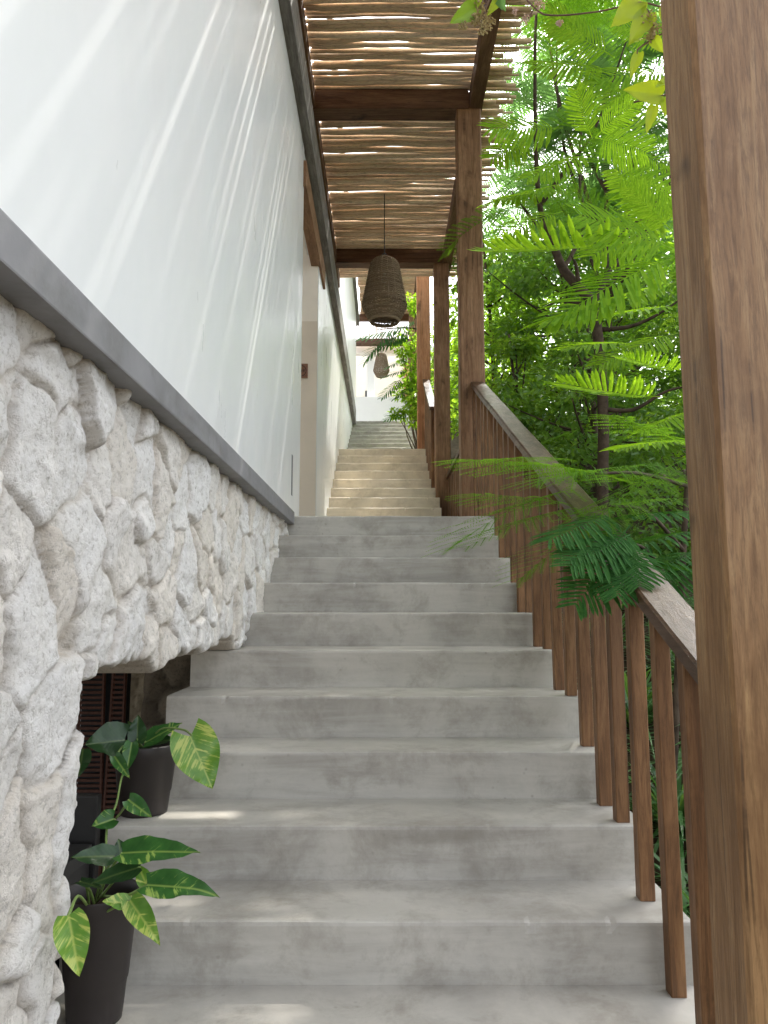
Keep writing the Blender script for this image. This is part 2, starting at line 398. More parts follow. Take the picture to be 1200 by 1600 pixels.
for k in range(1, 11):
    y = 7.73 + .317 * k; z = L1 + R * k; y1 = y + .35 if k < 10 else 12.40
    j = .0025 * ((k * 7) % 5)
    obj('step' if k < 10 else 'landing', step_mesh(-.72 - j, .68 + j, y, y1, z - .4, z, 40 + k), M['concrete_sunlit'], st2)
L2 = L1 + 1.7
st3 = empty('concrete_staircase', (0, 12.4, L2), 'uppermost small grey concrete flight ending at the sunlit white building', 'staircase')
for k in range(1, 11):
    y = 12.0 + .39 * k; z = L2 + R * k; y1 = y + .42 if k < 10 else 22.0
    j = .0025 * ((k * 7) % 5)
    obj('step' if k < 10 else 'landing', step_mesh(-.71 - j, .72 + j, y, y1, z - .4, z, 70 + k), M['concrete'], st3)
L3 = L2 + 1.7

# ---------------------------------------------------------------- white walls, ledges, doorway
XW = -.68
w1 = empty('white_wall', (XW, 3, .66), 'tall polished white wall above the rough stone base, with a doorway at its far end', 'wall')
m = MB(); m.box(-1.0, XW, -3.5, 5.85, .62, 3.86); m.build('wall_panel', M['wall'], w1)
m = MB(); m.box(-1.0, XW, 7.30, 16.2, L1 - .3, 3.86); m.build('wall_panel', M['wall'], w1)
box('lintel_panel', M['wall'], w1, -.80, XW - .004, 5.851, 7.299, 3.62, 3.857)
box('jamb_panel', M['beige_plaster'], w1, -1.6, XW - .006, 7.255, 7.297, L1, 2.89)
box('recess_panel', M['cream_plaster'], w1, -1.6, XW - .008, 7.285, 7.299, 2.893, 3.857)  # paler plaster paints in the stronger light on the upper part
box('ceiling_panel', M['cream_plaster'], w1, -1.6, -.81, 5.85, 7.28, 3.862, 3.95)
box('recess_panel', M['beige_plaster'], w1, -1.62, -1.6, 4.4, 7.3, L1 - .1, 3.6)
box('floor_panel', M['concrete'], w1, -1.6, -.72, 5.3, 7.3, L1 - .2, L1 - .004)
box('door_lintel', M['lintel'], w1, -.76, -.655, 5.80, 7.86, 3.50, 3.73, c=.006)
ns = box('niche', M['ledge'], w1, XW - .02, XW + .003, 5.33, 5.385, .80, 1.10)  # flat box; the slot's shade is put into its dark colour
m = MB()
m.box(-1.0, -.645, -3.5, 5.272, .575, .664, c=.005)
tag(m.build('concrete_ledge', M['ledge']), 'dark grey concrete ledge running between the rough stones and the white wall', 'ledge')
m = MB(); m.box(-1.0, -.605, -3.5, 15.6, 3.862, 4.20, c=.008)
tag(m.build('timber_ledge', M['grey_timber']), 'long weathered grey ledge along the top of the white wall under the stick roof', 'ledge')
m = MB(); m.box(-1.0, -.70, -3.5, 17.7, 4.203, 7.20)
tag(m.build('white_wall', M['wall']), 'upper white wall seen small beyond the end of the lower stick roof', 'wall')
m = MB(); m.box(-1.0, -.64, 4, 18.4, 7.203, 7.46, c=.008)
tag(m.build('timber_ledge', M['grey_timber']), 'small far grey ledge on top of the upper white wall', 'ledge')
m = MB(); m.box(-.78, -.655, 10.6, 13.4, 4.9, 5.6, c=.006)
# plaque
pq = empty('wall_plaque', (-.855, 7.25, 2.36), 'small square brown wooden plaque with a burnt circle, inside the doorway', 'sign')
box('board', M['plaque'], pq, -.925, -.775, 7.238, 7.2535, 2.285, 2.435, c=.002)
m = MB()
c0 = Vector((-.85, 7.236, 2.36)); ring = [c0 + Vector((.058 * math.cos(a), 0, .058 * math.sin(a))) for a in np.linspace(0, 2 * math.pi, 33)]
m.tube(ring, .004, 6, False)
for x in (-.876, -.858, -.842, -.826, -.815): m.box(x, x + .008, 7.234, 7.239, 2.347, 2.373)
m.build('emblem', M['engrave'], pq)

# ---------------------------------------------------------------- rough stone wall
def stone_field(u0, u1, v0, v1, du, dv, sites, stretch, depth, seed, keep, warp=.05, rough=.012, joint=.02, clip=None):
    nu, nv = int((u1 - u0) / du) + 1, int((v1 - v0) / dv) + 1
    U, Vv = np.meshgrid(np.linspace(u0, u1, nu), np.linspace(v0, v1, nv), indexing='ij')
    u, v = U.ravel(), Vv.ravel(); z = np.zeros_like(u)
    P = np.stack([u, v, z], 1)
    wu = u + warp * fbm(P * 7, 3, seed) * .5; wv = v + warp * fbm(P * 7 + 31, 3, seed + 5) * .5
    r = np.random.default_rng(seed); n = len(sites)
    st_ = stretch * r.uniform(.75, 1.35, n); ang = r.normal(0, .35, n); rad = r.uniform(.8, 1.25, n)
    best = np.full(len(u), 9e9); sec = np.full(len(u), 9e9); cell = np.zeros(len(u), int)
    for i, (a, b) in enumerate(sites):
        dx, dy = wu - a, wv - b; ca, sa = math.cos(ang[i]), math.sin(ang[i])
        x, y = (dx * ca + dy * sa) * st_[i], -dx * sa + dy * ca
        d = np.sqrt(x * x + y * y) / rad[i]
        s = d < best; sec = np.where(s, best, np.minimum(sec, d)); best = np.where(s, d, best); cell = np.where(s, i, cell)
    e = (sec - best) * .5
    if clip is not None: e = np.minimum(e, np.maximum(clip(wu, wv), 0))
    tu, tv = r.normal(0, .055, n), r.normal(0, .07, n); dz = r.uniform(-.012, .006, n)
    S_ = np.array(sites)
    shape = 1 - np.exp(-np.maximum(e, 0) / joint)
    rim = 0 if clip is None else np.exp(-np.maximum(clip(wu, wv), 0) / .009)
    plates = np.zeros_like(u); ru, rv = (wu - S_[cell, 0]) * np.sqrt(st_[cell]), wv - S_[cell, 1]
    for k in range(6):
        th = r.uniform(0, 2 * math.pi, n); sl = r.uniform(.08, .38, n); of = r.uniform(.09, .21, n)
        plates = np.minimum(plates, -sl[cell] * (ru * np.cos(th)[cell] + rv * np.sin(th)[cell] - of[cell]))
    ridge = (.5 - np.abs(fbm(P * 6.5, 4, seed + 9))) * .011
    facets = np.maximum(plates, -.022) + ridge - .010 * np.maximum(0, fbm(P * 14, 3, seed + 21) - .35)
    h = depth * (shape - 1) - .016 * rim + shape * (dz[cell] + tu[cell] * (u - S_[cell, 0]) + tv[cell] * (v - S_[cell, 1])) + shape * (facets + rough * fbm(P * 22, 4, seed + 3)) + .0022 * fbm(P * 90, 2, seed + 4) - .004 * np.maximum(0, fbm(P * 48, 2, seed + 31) - .3)
    hg = h.reshape(U.shape); pad = np.pad(hg, 1, mode='edge')
    h = (.8 * hg + .05 * (pad[:-2, 1:-1] + pad[2:, 1:-1] + pad[1:-1, :-2] + pad[1:-1, 2:])).ravel()
    kp = (np.ones_like(best, bool) if clip is None else clip(wu, wv) > 0).reshape(U.shape)
    return U, Vv, h.reshape(U.shape), kp, cell.reshape(U.shape), np.exp(-np.maximum(e, 0) / .008).reshape(U.shape)
def stone_mesh(name, U, V, h, kp, cell, jt, place, back, seed=0):
    nu, nv = U.shape; idx = np.arange(nu * nv).reshape(nu, nv)
    fk = kp[:-1, :-1] & kp[1:, :-1] & kp[1:, 1:] & kp[:-1, 1:]
    F = np.stack([idx[:-1, :-1], idx[1:, :-1], idx[1:, 1:], idx[:-1, 1:]], -1)[fk]
    E = np.concatenate([F[:, [0, 1]], F[:, [1, 2]], F[:, [2, 3]], F[:, [3, 0]]])
    key = E.min(1).astype(np.int64) * (nu * nv) + E.max(1); uq, inv, cnt = np.unique(key, return_inverse=True, return_counts=True)
    B = E[cnt[inv] == 1]
    pts = place(U.ravel(), V.ravel(), h.ravel()); bk = place(U.ravel(), V.ravel(), np.full(nu * nv, back))
    n0 = len(pts)
    # boundary vertices bend back
    mid = place(U.ravel(), V.ravel(), h.ravel() - .05)
    allv = np.concatenate([pts, mid, bk])
    F = np.concatenate([F, np.stack([B[:, 1], B[:, 0], B[:, 0] + n0, B[:, 1] + n0], 1), np.stack([B[:, 1] + n0, B[:, 0] + n0, B[:, 0] + 2 * n0, B[:, 1] + 2 * n0], 1)])
    used = np.unique(F); remap = np.full(3 * n0, -1); remap[used] = np.arange(len(used))
    me = mesh_np(name, allv[used], remap[F], True)
    rc = np.random.default_rng(seed).uniform(0, 1, cell.max() + 1)[cell.ravel()]
    for nm, d in (('cell', rc), ('joint', jt.ravel())):
        a = me.attributes.new(nm, 'FLOAT', 'POINT'); a.data.foreach_set('value', np.tile(d, 3)[used].astype(np.float32))
    return me
def scatter(u0, u1, v0, v1, dmin, k, seed, st=1.0, extra=()):
    r = np.random.default_rng(seed); pts = list(extra)
    for _ in range(k):
        p = (r.uniform(u0, u1), r.uniform(v0, v1)); dm = dmin * r.choice([.48, .8, 1.05, 1.35], p=[.2, .2, .3, .3])
        if all(math.hypot((p[0] - q[0]) * st, p[1] - q[1]) > dm for q in pts): pts.append(p)
    return pts
sites = scatter(.4, 5.45, -1.8, .75, .30, 6000, 11, 1.45)
def wall_clip(u, v):
    'distance inside the wall outline: the opening is above the lower steps, the pier near the viewer'
    under = v + .185 + .02 * np.sin(u * 9) ; pier = 1.775 + .025 * np.sin(v * 9 + 1) - u
    return np.minimum(np.maximum(under, pier), 5.335 - u)
args = stone_field(.45, 5.34, -1.8, .60, .0075, .0075, sites, 1.45, .030, 11, None, .075, .005, .0045, wall_clip)
sw = obj('stone_wall', stone_mesh('stone_wall', *args, lambda u, v, h: np.stack([-.705 + h, u, v], 1), -.28, 5), M['stone'])
tag(sw, 'rough white limestone wall of big irregular stones below the dark grey ledge', 'wall')

# ---------------------------------------------------------------- room under the wall
b = MB(); b.box(-6, -1.02, -2, 8, .42, .498)
tag(b.build('ceiling_slab', M['white_plaster']), 'dark ceiling over the room beyond the opening in the stone wall', 'ceiling')
s2 = scatter(-2.0, .0, -1.8, .5, .20, 900, 5)
a2 = stone_field(-1.40, -.70, -1.8, -.1, .02, .02, scatter(-1.6, -.6, -1.9, .0, .24, 800, 5), 1.0, .05, 5, lambda a, b: True)
o = obj('stone_wall', stone_mesh('stone_wall', *a2, lambda u, v, h: np.stack([u, 4.35 - h, v], 1), -.3, 3), M['shaded_stone'])
tag(o, 'dim stone wall behind the potted plants, right beside the step ends', 'wall')
a2 = stone_field(-2.2, -1.4, -1.8, .4, .02, .02, scatter(-2.4, -1.3, -1.9, .5, .15, 900, 6), 1.0, .03, 6, lambda a, b: True)
o = obj('stone_wall', stone_mesh('stone_wall', *a2, lambda u, v, h: np.stack([u, 5.7 - h, v], 1), -.3, 4), stone_mat('beige_stone', [(.42, .36, .26), (.52, .45, .33), (.36, .3, .21), (.3, .25, .18), (.10, .08, .06)]))
tag(o, 'narrow strip of beige crazed stone wall seen right of the slatted chair', 'wall')
b = MB(); b.box(-5, -2.25, 6.6, 6.75, -1.75, .41)
tag(b.build('white_wall', M['white_plaster']), 'pale wall glimpsed far inside the opening, left of the slatted chair', 'wall')
ch = empty('slatted_chair', (-1.75, 4.6, -1.74), 'reddish brown slatted high-back chair half hidden inside the opening', 'chair')
for x0, x1, x2, x3 in ((-1.83, -1.70, -1.83, -1.66), (-1.62, -1.56, -1.66, -1.56)):
    m = MB()
    for i in range(46):
        t = i / 45; z = -1.25 + .03 * i; a = x2 + (x0 - x2) * t; c = x3 + (x1 - x3) * t
        m.box(a, c, 4.52, 4.54, z, z + .016)
    m.build('slat_panel', M['rattan'], ch)
    m = MB()
    for p, q in (((x2, x0)), ((x3, x1))): m.tube([(p, 4.53, -1.74), (q, 4.53, .12)], .012, 6)
    m.build('frame', M['rattan'], ch)
box('backrest', M['dark_fabric'], ch, -1.84, -1.56, 4.58, 4.64, -1.3, .12, c=.01)  # dark backing set here to keep the pale wall from backlighting the slats
box('seat', M['dark_fabric'], ch, -1.84, -1.55, 4.1, 4.56, -1.32, -1.24, c=.02)
pb = empty('planter_box', (-1.13, 2.3, -1.75), 'low black wooden box beside the steps behind the front pot', 'box')
box('side_panel', M['dark_box'], pb, -1.32, -.935, 1.98, 2.02, -1.74, -.74, c=.004)
box('side_panel', M['dark_box'], pb, -1.32, -.935, 2.50, 2.54, -1.74, -.62, c=.004)
box('body', M['dark_box'], pb, -1.30, -.95, 2.02, 2.50, -1.74, -.80, c=.004)
box('top_board', M['dark_box'], pb, -1.34, -.93, 2.2, 2.46, -.80, -.755, c=.004)

# ---------------------------------------------------------------- pergola
def rough_post(x0, x1, y0, y1, z0, z1, seed, amp=.004):
    n = 26; V = []; F = []
    c = .012
    sec = [(x0 + c, y0), (x1 - c, y0), (x1, y0 + c), (x1, y1 - c), (x1 - c, y1), (x0 + c, y1), (x0, y1 - c), (x0, y0 + c)]
    for i in range(n):
        z = z0 + (z1 - z0) * i / (n - 1)
        for j, (x, y) in enumerate(sec):
            a = vnoise(np.array([[z * 1.3, j * .6, seed], [z * 1.3 + 50, j * .6, seed], [z * 9, j * .9, seed + 9]]))
            V.append((x + amp * (a[0] + .25 * a[2]), y + amp * (a[1] + .25 * a[2]), z))
    k = 8
    for i in range(n - 1):
        for j in range(k): F.append((i * k + j, i * k + (j + 1) % k, (i + 1) * k + (j + 1) % k, (i + 1) * k + j))
    F += [tuple(range(k - 1, -1, -1)), tuple(range((n - 1) * k, n * k))]
    m = MB(); m.add(V, F); return m
def stick_roof(y0, y1, z, x0, x1, parent, seed, r0=.021):
    r = np.random.default_rng(seed); m = MB(); y = y0; covers = []
    while y < y1:
        rad = r0 * r.uniform(.6, 1.45); y += rad
        if r.random() < .30:
            g_ = r.uniform(.003, .017); y += g_
            if r.random() < .92: covers.append(y - rad - g_ * .5 + .030)
        a, b = x0 + r.uniform(-.02, .05), x1 + r.uniform(-.14, .08)
        n = 13; ph = r.uniform(0, 9); pts = []; rr = []
        tilt = r.normal(0, .012)
        for i in range(n):
            t = i / (n - 1); x = a + (b - a) * t
            nn = vnoise(np.array([[x * 2.1, ph, seed], [x * 2.1, ph + 40, seed], [x * 6, ph + 70, seed]]))
            pts.append((x, y + tilt * (t - .5) * 2 + .011 * nn[0] + .004 * nn[2], z + .012 * nn[1] + r.normal(0, .001)))
            rr.append(rad * (1.05 - .25 * t + .12 * nn[2]))
        m.tube(pts, rr, 7)
        y += rad * r.uniform(.8, 1.15)
    for y in covers:        # sticks added above most slits, blocking sun that would streak the wall
        rad = r0 * r.uniform(.75, 1.05); ph = r.uniform(0, 9)
        a, b = x0 + r.uniform(0, .04), x1 + r.uniform(-.5, .05)
        m.tube([(a + (b - a) * i / 9, y + .008 * vnoise(np.array([[i * .7, ph, seed]]))[0], z + r0 * 2.4) for i in range(10)], rad, 6)
    return m.build('stick_roof', M['stick'], parent, True)
pg = empty('timber_pergola', (.77, 6.3, L1), 'near timber pergola with square posts carrying a roof of rough sticks', 'pergola')
rough_post(.705, .93, 1.53, 1.705, -1.6, 4.50, 1).build('post', M['near_post'], pg)
rough_post(.665, .885, 6.21, 6.41, L1 - .05, 4.50, 2).build('post', M['post'], pg)
rough_post(.66, .86, 9.27, 9.47, L1 - .05, 4.50, 3).build('post', M['post'], pg)
for y in (1.52, 6.20, 9.25):
    m = MB(); m.box(-.70, .777, y, y + .18, 4.495, 4.69, c=.008); m.build('cross_beam', M['beam_x'], pg)
m = MB(); m.box(.78, .90, -1.2, 10.05, 4.503, 4.675, c=.01); m.build('long_beam', M['beam_y'], pg)
m = MB(); m.box(-.70, -.63, -1.2, 10.05, 4.50, 4.675, c=.01); m.build('long_beam', M['beam_y'], pg)
stick_roof(-1.2, 10.1, 4.708, -.66, 1.17, pg, 21)
# upper pergola
pu = empty('timber_pergola', (.62, 11.2, L2), 'small upper pergola with sunlit reddish posts beyond the end of the lower roof', 'pergola')
rough_post(.52, .73, 11.15, 11.36, L2 - .05, 7.88, 4).build('post', M['sunlit_post'], pu)
rough_post(.66, .86, 18.6, 18.8, L3 - .6, 7.88, 5).build('post', M['post'], pu)
rough_post(.66, .86, 23.4, 23.6, L3 - .6, 7.88, 6).build('post', M['sunlit_post'], pu)
for y in (11.16, 19.7, 21.6): 
    m = MB(); m.box(-.70, .777, y, y + .16, 7.885, 8.06, c=.008); m.build('cross_beam', M['beam_x'], pu)
m = MB(); m.box(.78, .90, 11.0, 24, 7.893, 8.05, c=.01); m.build('long_beam', M['beam_y'], pu)
stick_roof(13.8, 19.9, 8.08, -.66, 1.1, pu, 33, .024)

# ---------------------------------------------------------------- railings
def rail_z(y): return -.155 + .47 * (y - 1.83)
ra = empty('wooden_railing', (.80, 4, -.4), 'long sloping wooden railing with square balusters along the lower flight', 'railing')
m = MB(); n = 40; V = []; F = []
for i in range(n):
    y = 1.70 + (6.22 - 1.70) * i / (n - 1); z = rail_z(y) - .03; j = .0025 * vnoise(np.array([[y * 2, 1., 1.], [y * 2, 5., 3.]]))
    xa, xb = .755 + j[0], .875 + j[1]
    for (x, dz) in ((xa, .005), (xa + .006, 0), (xb - .006, 0), (xb, .005), (xb, .045), (xb - .008, .052), (xa + .008, .052), (xa, .045)): V.append((x, y, z + dz))
for i in range(n - 1):
    for k in range(8): F.append((i * 8 + k, i * 8 + (k + 1) % 8, (i + 1) * 8 + (k + 1) % 8, (i + 1) * 8 + k))
F += [tuple(range(7, -1, -1)), tuple(range((n - 1) * 8, n * 8))]
m.add(V, F); m.build('handrail', M['rail'], ra)
def floor_at(y):
    k = max(i for i in range(len(NOSE)) if NOSE[i] <= y + .0301); return Z0 + R * (k - 3)
def skew_box(x0, x1, y0, y1, z0, ztop, jx=0.0):
    m = MB(); c = .003
    sec = [(x0 + c, y0), (x1 - c, y0), (x1, y0 + c), (x1, y1 - c), (x1 - c, y1), (x0 + c, y1), (x0, y1 - c), (x0, y0 + c)]
    V = [(x, y, z0) for x, y in sec] + [(x + jx, y, ztop(y)) for x, y in sec]
    m.add(V, [(j, (j + 1) % 8, 8 + (j + 1) % 8, 8 + j) for j in range(8)] + [tuple(range(7, -1, -1)), tuple(range(8, 16))]); return m
BY = [1.740 + .207 * i for i in range(22)]
for y in BY:
    if y > 6.16: continue
    w = .046 + rng.uniform(-.003, .004); x = .782 - .006 * (y - 2) + rng.uniform(-.004, .004)
    skew_box(x, x + w, y, y + .046, floor_at(y) + .001, lambda t: rail_z(t) - .028, rng.normal(0, .003)).build('baluster', M['baluster'], ra)
rb = empty('wooden_railing', (.83, 7.8, L1), 'short level railing of thin balusters on the first landing between two posts', 'railing')
m = MB(); m.box(.79, .885, 6.42, 9.26, L1 + .95, L1 + 1.0, c=.006); m.build('handrail', M['rail'], rb)
for i in range(13):
    y = 6.55 + i * .21
    if y < 8.0: box('baluster', M['baluster'], rb, .81, .865, y, y + .055, L1 + .001, L1 + .949, c=.003)
    else:
        kk = int((y - 7.73) / .317); box('baluster', M['baluster'], rb, .81, .865, y, y + .055, L1 - .04, L1 + .949, c=.003)
rc = empty('wooden_railing', (.66, 10, L1 + .9), 'sloping railing with a brown wooden top beside the middle flight', 'railing')
def rz2(y): return L1 + R * (y - 7.73) / .317 + .98
m = MB(); V = []; 
for y in (9.47, 11.14):
    z = rz2(y)
    for x, dz in ((.60, 0), (.70, 0), (.70, .05), (.60, .05)): V.append((x, y, z + dz))
m.add(V, [(0, 1, 5, 4), (1, 2, 6, 5), (2, 3, 7, 6), (3, 0, 4, 7), (3, 2, 1, 0), (4, 5, 6, 7)]); m.build('handrail', M['rail'], rc)
for i in range(9):
    y = 9.52 + .175 * i; kk = int((y - 7.73) / .317); z = L1 + R * min(kk, 10)
    skew_box(.62, .675, y, y + .055, z + .001, lambda t: rz2(t) + .002).build('baluster', M['baluster'], rc)

# ---------------------------------------------------------------- basket lamps
def basket_lamp(c, s, hang, label, group, n_rows, n_cords):
    """c = middle of the bottom opening"""
    t = empty('pendant_lamp', c, label, 'lamp', group)
    prof = [(.160, 0), (.178, .02), (.215, .085), (.248, .16), (.252, .19), (.240, .25), (.212, .40), (.182, .56), (.162, .66), (.135, .705), (.09, .73), (.03, .742)]
    zz = np.linspace(0, .742, n_rows); rr = np.interp(zz, [p[1] for p in prof], [p[0] for p in prof])
    m = MB(); K = 72; nst = 18
    r = np.random.default_rng(3)
    for i, (z, rad) in enumerate(zip(zz, rr)):
        wob = r.uniform(0, 9)
        pts = []
        for k in range(K):
            a = 2 * math.pi * k / K
            w = (.004 if i % 2 else -.004) * math.cos(nst * a) 
            q = vnoise(np.array([[math.cos(a) * 2 + wob, math.sin(a) * 2, i * .7]]))[0]
            ra_ = (rad + w + .003 * q); pts.append((c[0] + s * ra_ * math.cos(a), c[1] + s * ra_ * math.sin(a), c[2] + s * (z + .004 * q)))
        m.tube(pts + [pts[0]], s * .0056, 5, False)
    m.build('lamp_shade', M['wicker'], t, True)
    m = MB()
    for k in range(nst):
        a = 2 * math.pi * k / nst
        m.tube([(c[0] + s * p[0] * math.cos(a), c[1] + s * p[0] * math.sin(a), c[2] + s * p[1]) for p in prof], s * .006, 5)
    m.build('rib', M['wicker'], t, True)
    m = MB(); K = 48
    for rz in (0, .012): m.tube([(c[0] + s * .162 * math.cos(2 * math.pi * k / K), c[1] + s * .162 * math.sin(2 * math.pi * k / K), c[2] + s * (rz - .006)) for k in range(K + 1)], s * .011, 6, False)
    m.build('rim', M['wicker'], t, True)
    m = MB(); top = c[2] + s * .742
    m.tube([(c[0], c[1], top), (c[0], c[1], hang)], .006 if s > .9 else .008, 6); m.build('cord', M['cable'], t)
    m = MB(); m.tube([(c[0] + s * .03 * math.cos(a), c[1], top + s * (.03 + .03 * math.sin(a))) for a in np.linspace(0, 2 * math.pi, 13)], s * .006, 5, False); m.build('hook', M['cable'], t)
    m = MB(); m.lathe([(.001, 0), (.03, .01), (.036, .05), (.02, .10), (.018, .16), (.001, .165)], (c[0], c[1], c[2] + .45 * s), 16); m.build('bulb', plain('frosted_glass', (.3, .28, .24), .4), t, True)
    return t
basket_lamp((.005, 7.95, 3.17), 1.0, 4.695, 'large dark woven basket lamp hanging on a black cord from the near stick roof', 'woven basket lamps', 58, 18)
basket_lamp((-.075, 20.5, 6.52), .92, 8.06, 'small distant woven basket lamp in front of the sunlit white building', 'woven basket lamps', 54, 18)

# ---------------------------------------------------------------- far building
fb = empty('white_building', (0, 22.5, L3), 'bright white building with beige recesses and a parapet at the head of the stairs', 'building')
box('parapet', M['white_plaster'], fb, -3, 2.6, 22.02, 22.2, L3 - .3, 6.35)
box('column', M['white_plaster'], fb, -.53, -.29, 22.22, 22.46, L3, 7.80)
box('lintel', M['white_plaster'], fb, -3, 2.6, 22.21, 22.47, 7.803, 8.05)
box('rear_wall', M['cream_plaster'], fb, -3, 2.6, 23.6, 23.8, L3, 8.2)
box('floor', M['white_plaster'], fb, -3, 2.6, 22.21, 23.59, L3 - .3, L3 + .02)
box('door', M['dark_box'], fb, -.62, -.55, 23.55, 23.59, L3 + .02, 7.0)
m = MB(); r = np.random.default_rng(4)
for i in range(60):
    x = -.85 + i * .028; m.tube([(x, 21.95 + r.uniform(-.02, .02), 8.12), (x + r.normal(0, .01), 21.93, 8.60 + r.uniform(-.05, .05))], .011, 5)
aw = empty('stick_screen', (0, 21.9, 8.07), 'screen of upright sticks on a dark beam above the far white building', 'screen')
m.build('sticks', M['stick'], aw)
m = MB(); m.box(-1.0, .9, 21.85, 22.0, 7.95, 8.12, c=.006); m.build('beam', M['beam_x'], aw)

# ---------------------------------------------------------------- foliage builders
def frame(dirv, up):
    d = Vector(dirv).normalized(); u = Vector(up); y = u.cross(d)
    if y.length < 1e-4: y = Vector((1, 0, 0)).cross(d)
    y.normalize(); z = d.cross(y); return np.array([d, y, z])          # rows: local axes in world
def bip_leaf(L, pairs, leaflets, r, droop=.18, wide=.36, cover=.40, lw=.36):
    """feathery twice-divided leaf, rachis along +x"""
    V = []; F = []
    def quad(a, b, c, d):
        n = len(V); V.extend([a, b, c, d]); F.append((n, n + 1, n + 2, n + 3))
    def rp(t): return np.array([L * t, .02 * L * math.sin(3 * t), -droop * L * t * t])
    T = np.linspace(0, 1, 9)
    for a, b in zip(T[:-1], T[1:]):
        p, q = rp(a), rp(b); w = .004 * (1.2 - a) * L / .5
        quad(p + (0, w, 0), p - (0, w, 0), q - (0, w * .8, 0), q + (0, w * .8, 0))
    for i in range(pairs):
        t = .16 + .84 * (i + .3) / pairs; b = rp(t)
        pl = wide * L * (.5 + .62 * math.sin(math.pi * min(1, t * .92))) * (1.0 - .28 * max(0, t - .6) / .4) * r.uniform(.92, 1.06)
        for sgn in (1, -1):
            ang = math.radians(72 - 28 * t + r.normal(0, 3)); d = np.array([math.cos(ang), sgn * math.sin(ang), -.10 + r.normal(0, .04)]); d /= np.linalg.norm(d)
            side = np.cross(d, (0, 0, 1.0)); side /= np.linalg.norm(side)
            if leaflets == 0:
                w = L * .84 / pairs * .36
                p1 = b + d * pl * .5 - np.array([0, 0, .03 * pl]); p2 = b + d * pl - np.array([0, 0, .12 * pl])
                quad(b + side * w * .45, b - side * w * .45, p1 - side * w, p1 + side * w)
                quad(p1 + side * w, p1 - side * w, p2 - side * w * .45, p2 + side * w * .45); continue
            if leaflets < 0:
                w = L * .84 / pairs * cover; n_ = 6; rows = []
                for q in range(n_ + 1):
                    f = q / n_; ww = w * (.45 + .55 * min(1, f * 5)) * (1.0 if f < .8 else max(.12, math.sqrt(max(0, 1 - ((f - .8) / .2) ** 2)))) 
                    p = b + d * pl * f - np.array([0, 0, .12 * pl * f * f]); up_ = np.array([0, 0, ww * .35])
                    rows.append((p + side * ww + up_, p - np.array([0, 0, 0.0]), p - side * ww + up_))
                for r0_, r1_ in zip(rows[:-1], rows[1:]):
                    quad(r0_[0], r0_[1], r1_[1], r1_[0]); quad(r0_[1], r0_[2], r1_[2], r1_[1])
                continue
            w = .0016 * L / .5; e = b + d * pl - np.array([0, 0, .10 * pl])
            quad(b + side * w, b - side * w, e - side * w * .5, e + side * w * .5)
            sp = pl / leaflets; ll = L * .84 / pairs * cover
            for j in range(leaflets):
                s = (j + .6) / leaflets; p = b + d * pl * s - np.array([0, 0, .10 * pl * s * s])
                l = ll * (.75 + .35 * math.sin(math.pi * s))
                for q in (1, -1):
                    dd = side * q * .93 + d * .36; dd = dd + np.array([0, 0, -.12]); w2 = d * sp * lw
                    quad(p - w2 * .6, p + w2 * .6, p + dd * l + w2 * .5, p + dd * l - w2 * .5)
    return np.array(V), np.array(F)
def place_leaf(base, dirv, up, V): return V @ frame(dirv, up) + np.array(base)
class Acc:
    def __init__(s): s.V = []; s.F = []; s.n = 0
    def add(s, V, F): s.V.append(V); s.F.append(F + s.n); s.n += len(V)
    def build(s, name, mat, parent): return obj(name, mesh_np(name, np.concatenate(s.V), np.concatenate(s.F)), mat, parent)
rl = np.random.default_rng(5)
BIP_NEAR = [bip_leaf(1.0, 15, 21, rl, d, w) for d, w in ((.10, .36), (.22, .34), (.05, .40), (.30, .36))]
BIP_LIT = [bip_leaf(1.0, 19, -1, rl, d, w * .92, .37) for d, w in ((.10, .40), (.16, .38), (.05, .44), (.22, .38))]
BIP_MID = [bip_leaf(1.0, 15, 0, rl, d, .36) for d in (.1, .25, .35)]
def broad_leaves(n, centres, radii, size, r, flat=.55):
    """n diamond leaves in clumps"""
    ci = r.integers(0, len(centres), n); c = np.array(centres)[ci]; rad = np.array(radii)[ci][:, None]
    d = r.normal(0, 1, (n, 3)); d /= np.linalg.norm(d, axis=1)[:, None]
    p = c + d * rad * (r.uniform(.25, 1, (n, 1)) ** .6) * np.array([1, 1, flat])
    # direction outwards and drooping, normals mostly up
    x = d * np.array([1, 1, .3]) + r.normal(0, .5, (n, 3)) + np.array([0, 0, -.25]); x /= np.linalg.norm(x, axis=1)[:, None]
    up = np.array([0, 0, 1.0]) + r.normal(0, .5, (n, 3)); y = np.cross(up, x); y /= np.linalg.norm(y, axis=1)[:, None]
    z = np.cross(x, y); s = size * r.uniform(.6, 1.3, (n, 1))
    V = np.stack([p, p + x * s * .45 + y * s * .24 + z * s * .06, p + x * s - z * s * .10, p + x * s * .45 - y * s * .24 + z * s * .06], 1).reshape(-1, 3)
    return V, np.arange(4 * n).reshape(n, 4)
def limb(m, a, b, r0, r1, r, bend=.12, n=6):
    a, b = Vector(a), Vector(b); L = (b - a).length; k1 = Vector(r.normal(0, bend * L, 3)); pts = []
    for i in range(n + 1):
        t = i / n; pts.append(a.lerp(b, t) + k1 * math.sin(math.pi * t) * .5)
    m.tube(pts, [r0 + (r1 - r0) * i / n for i in range(n + 1)], 7); return pts

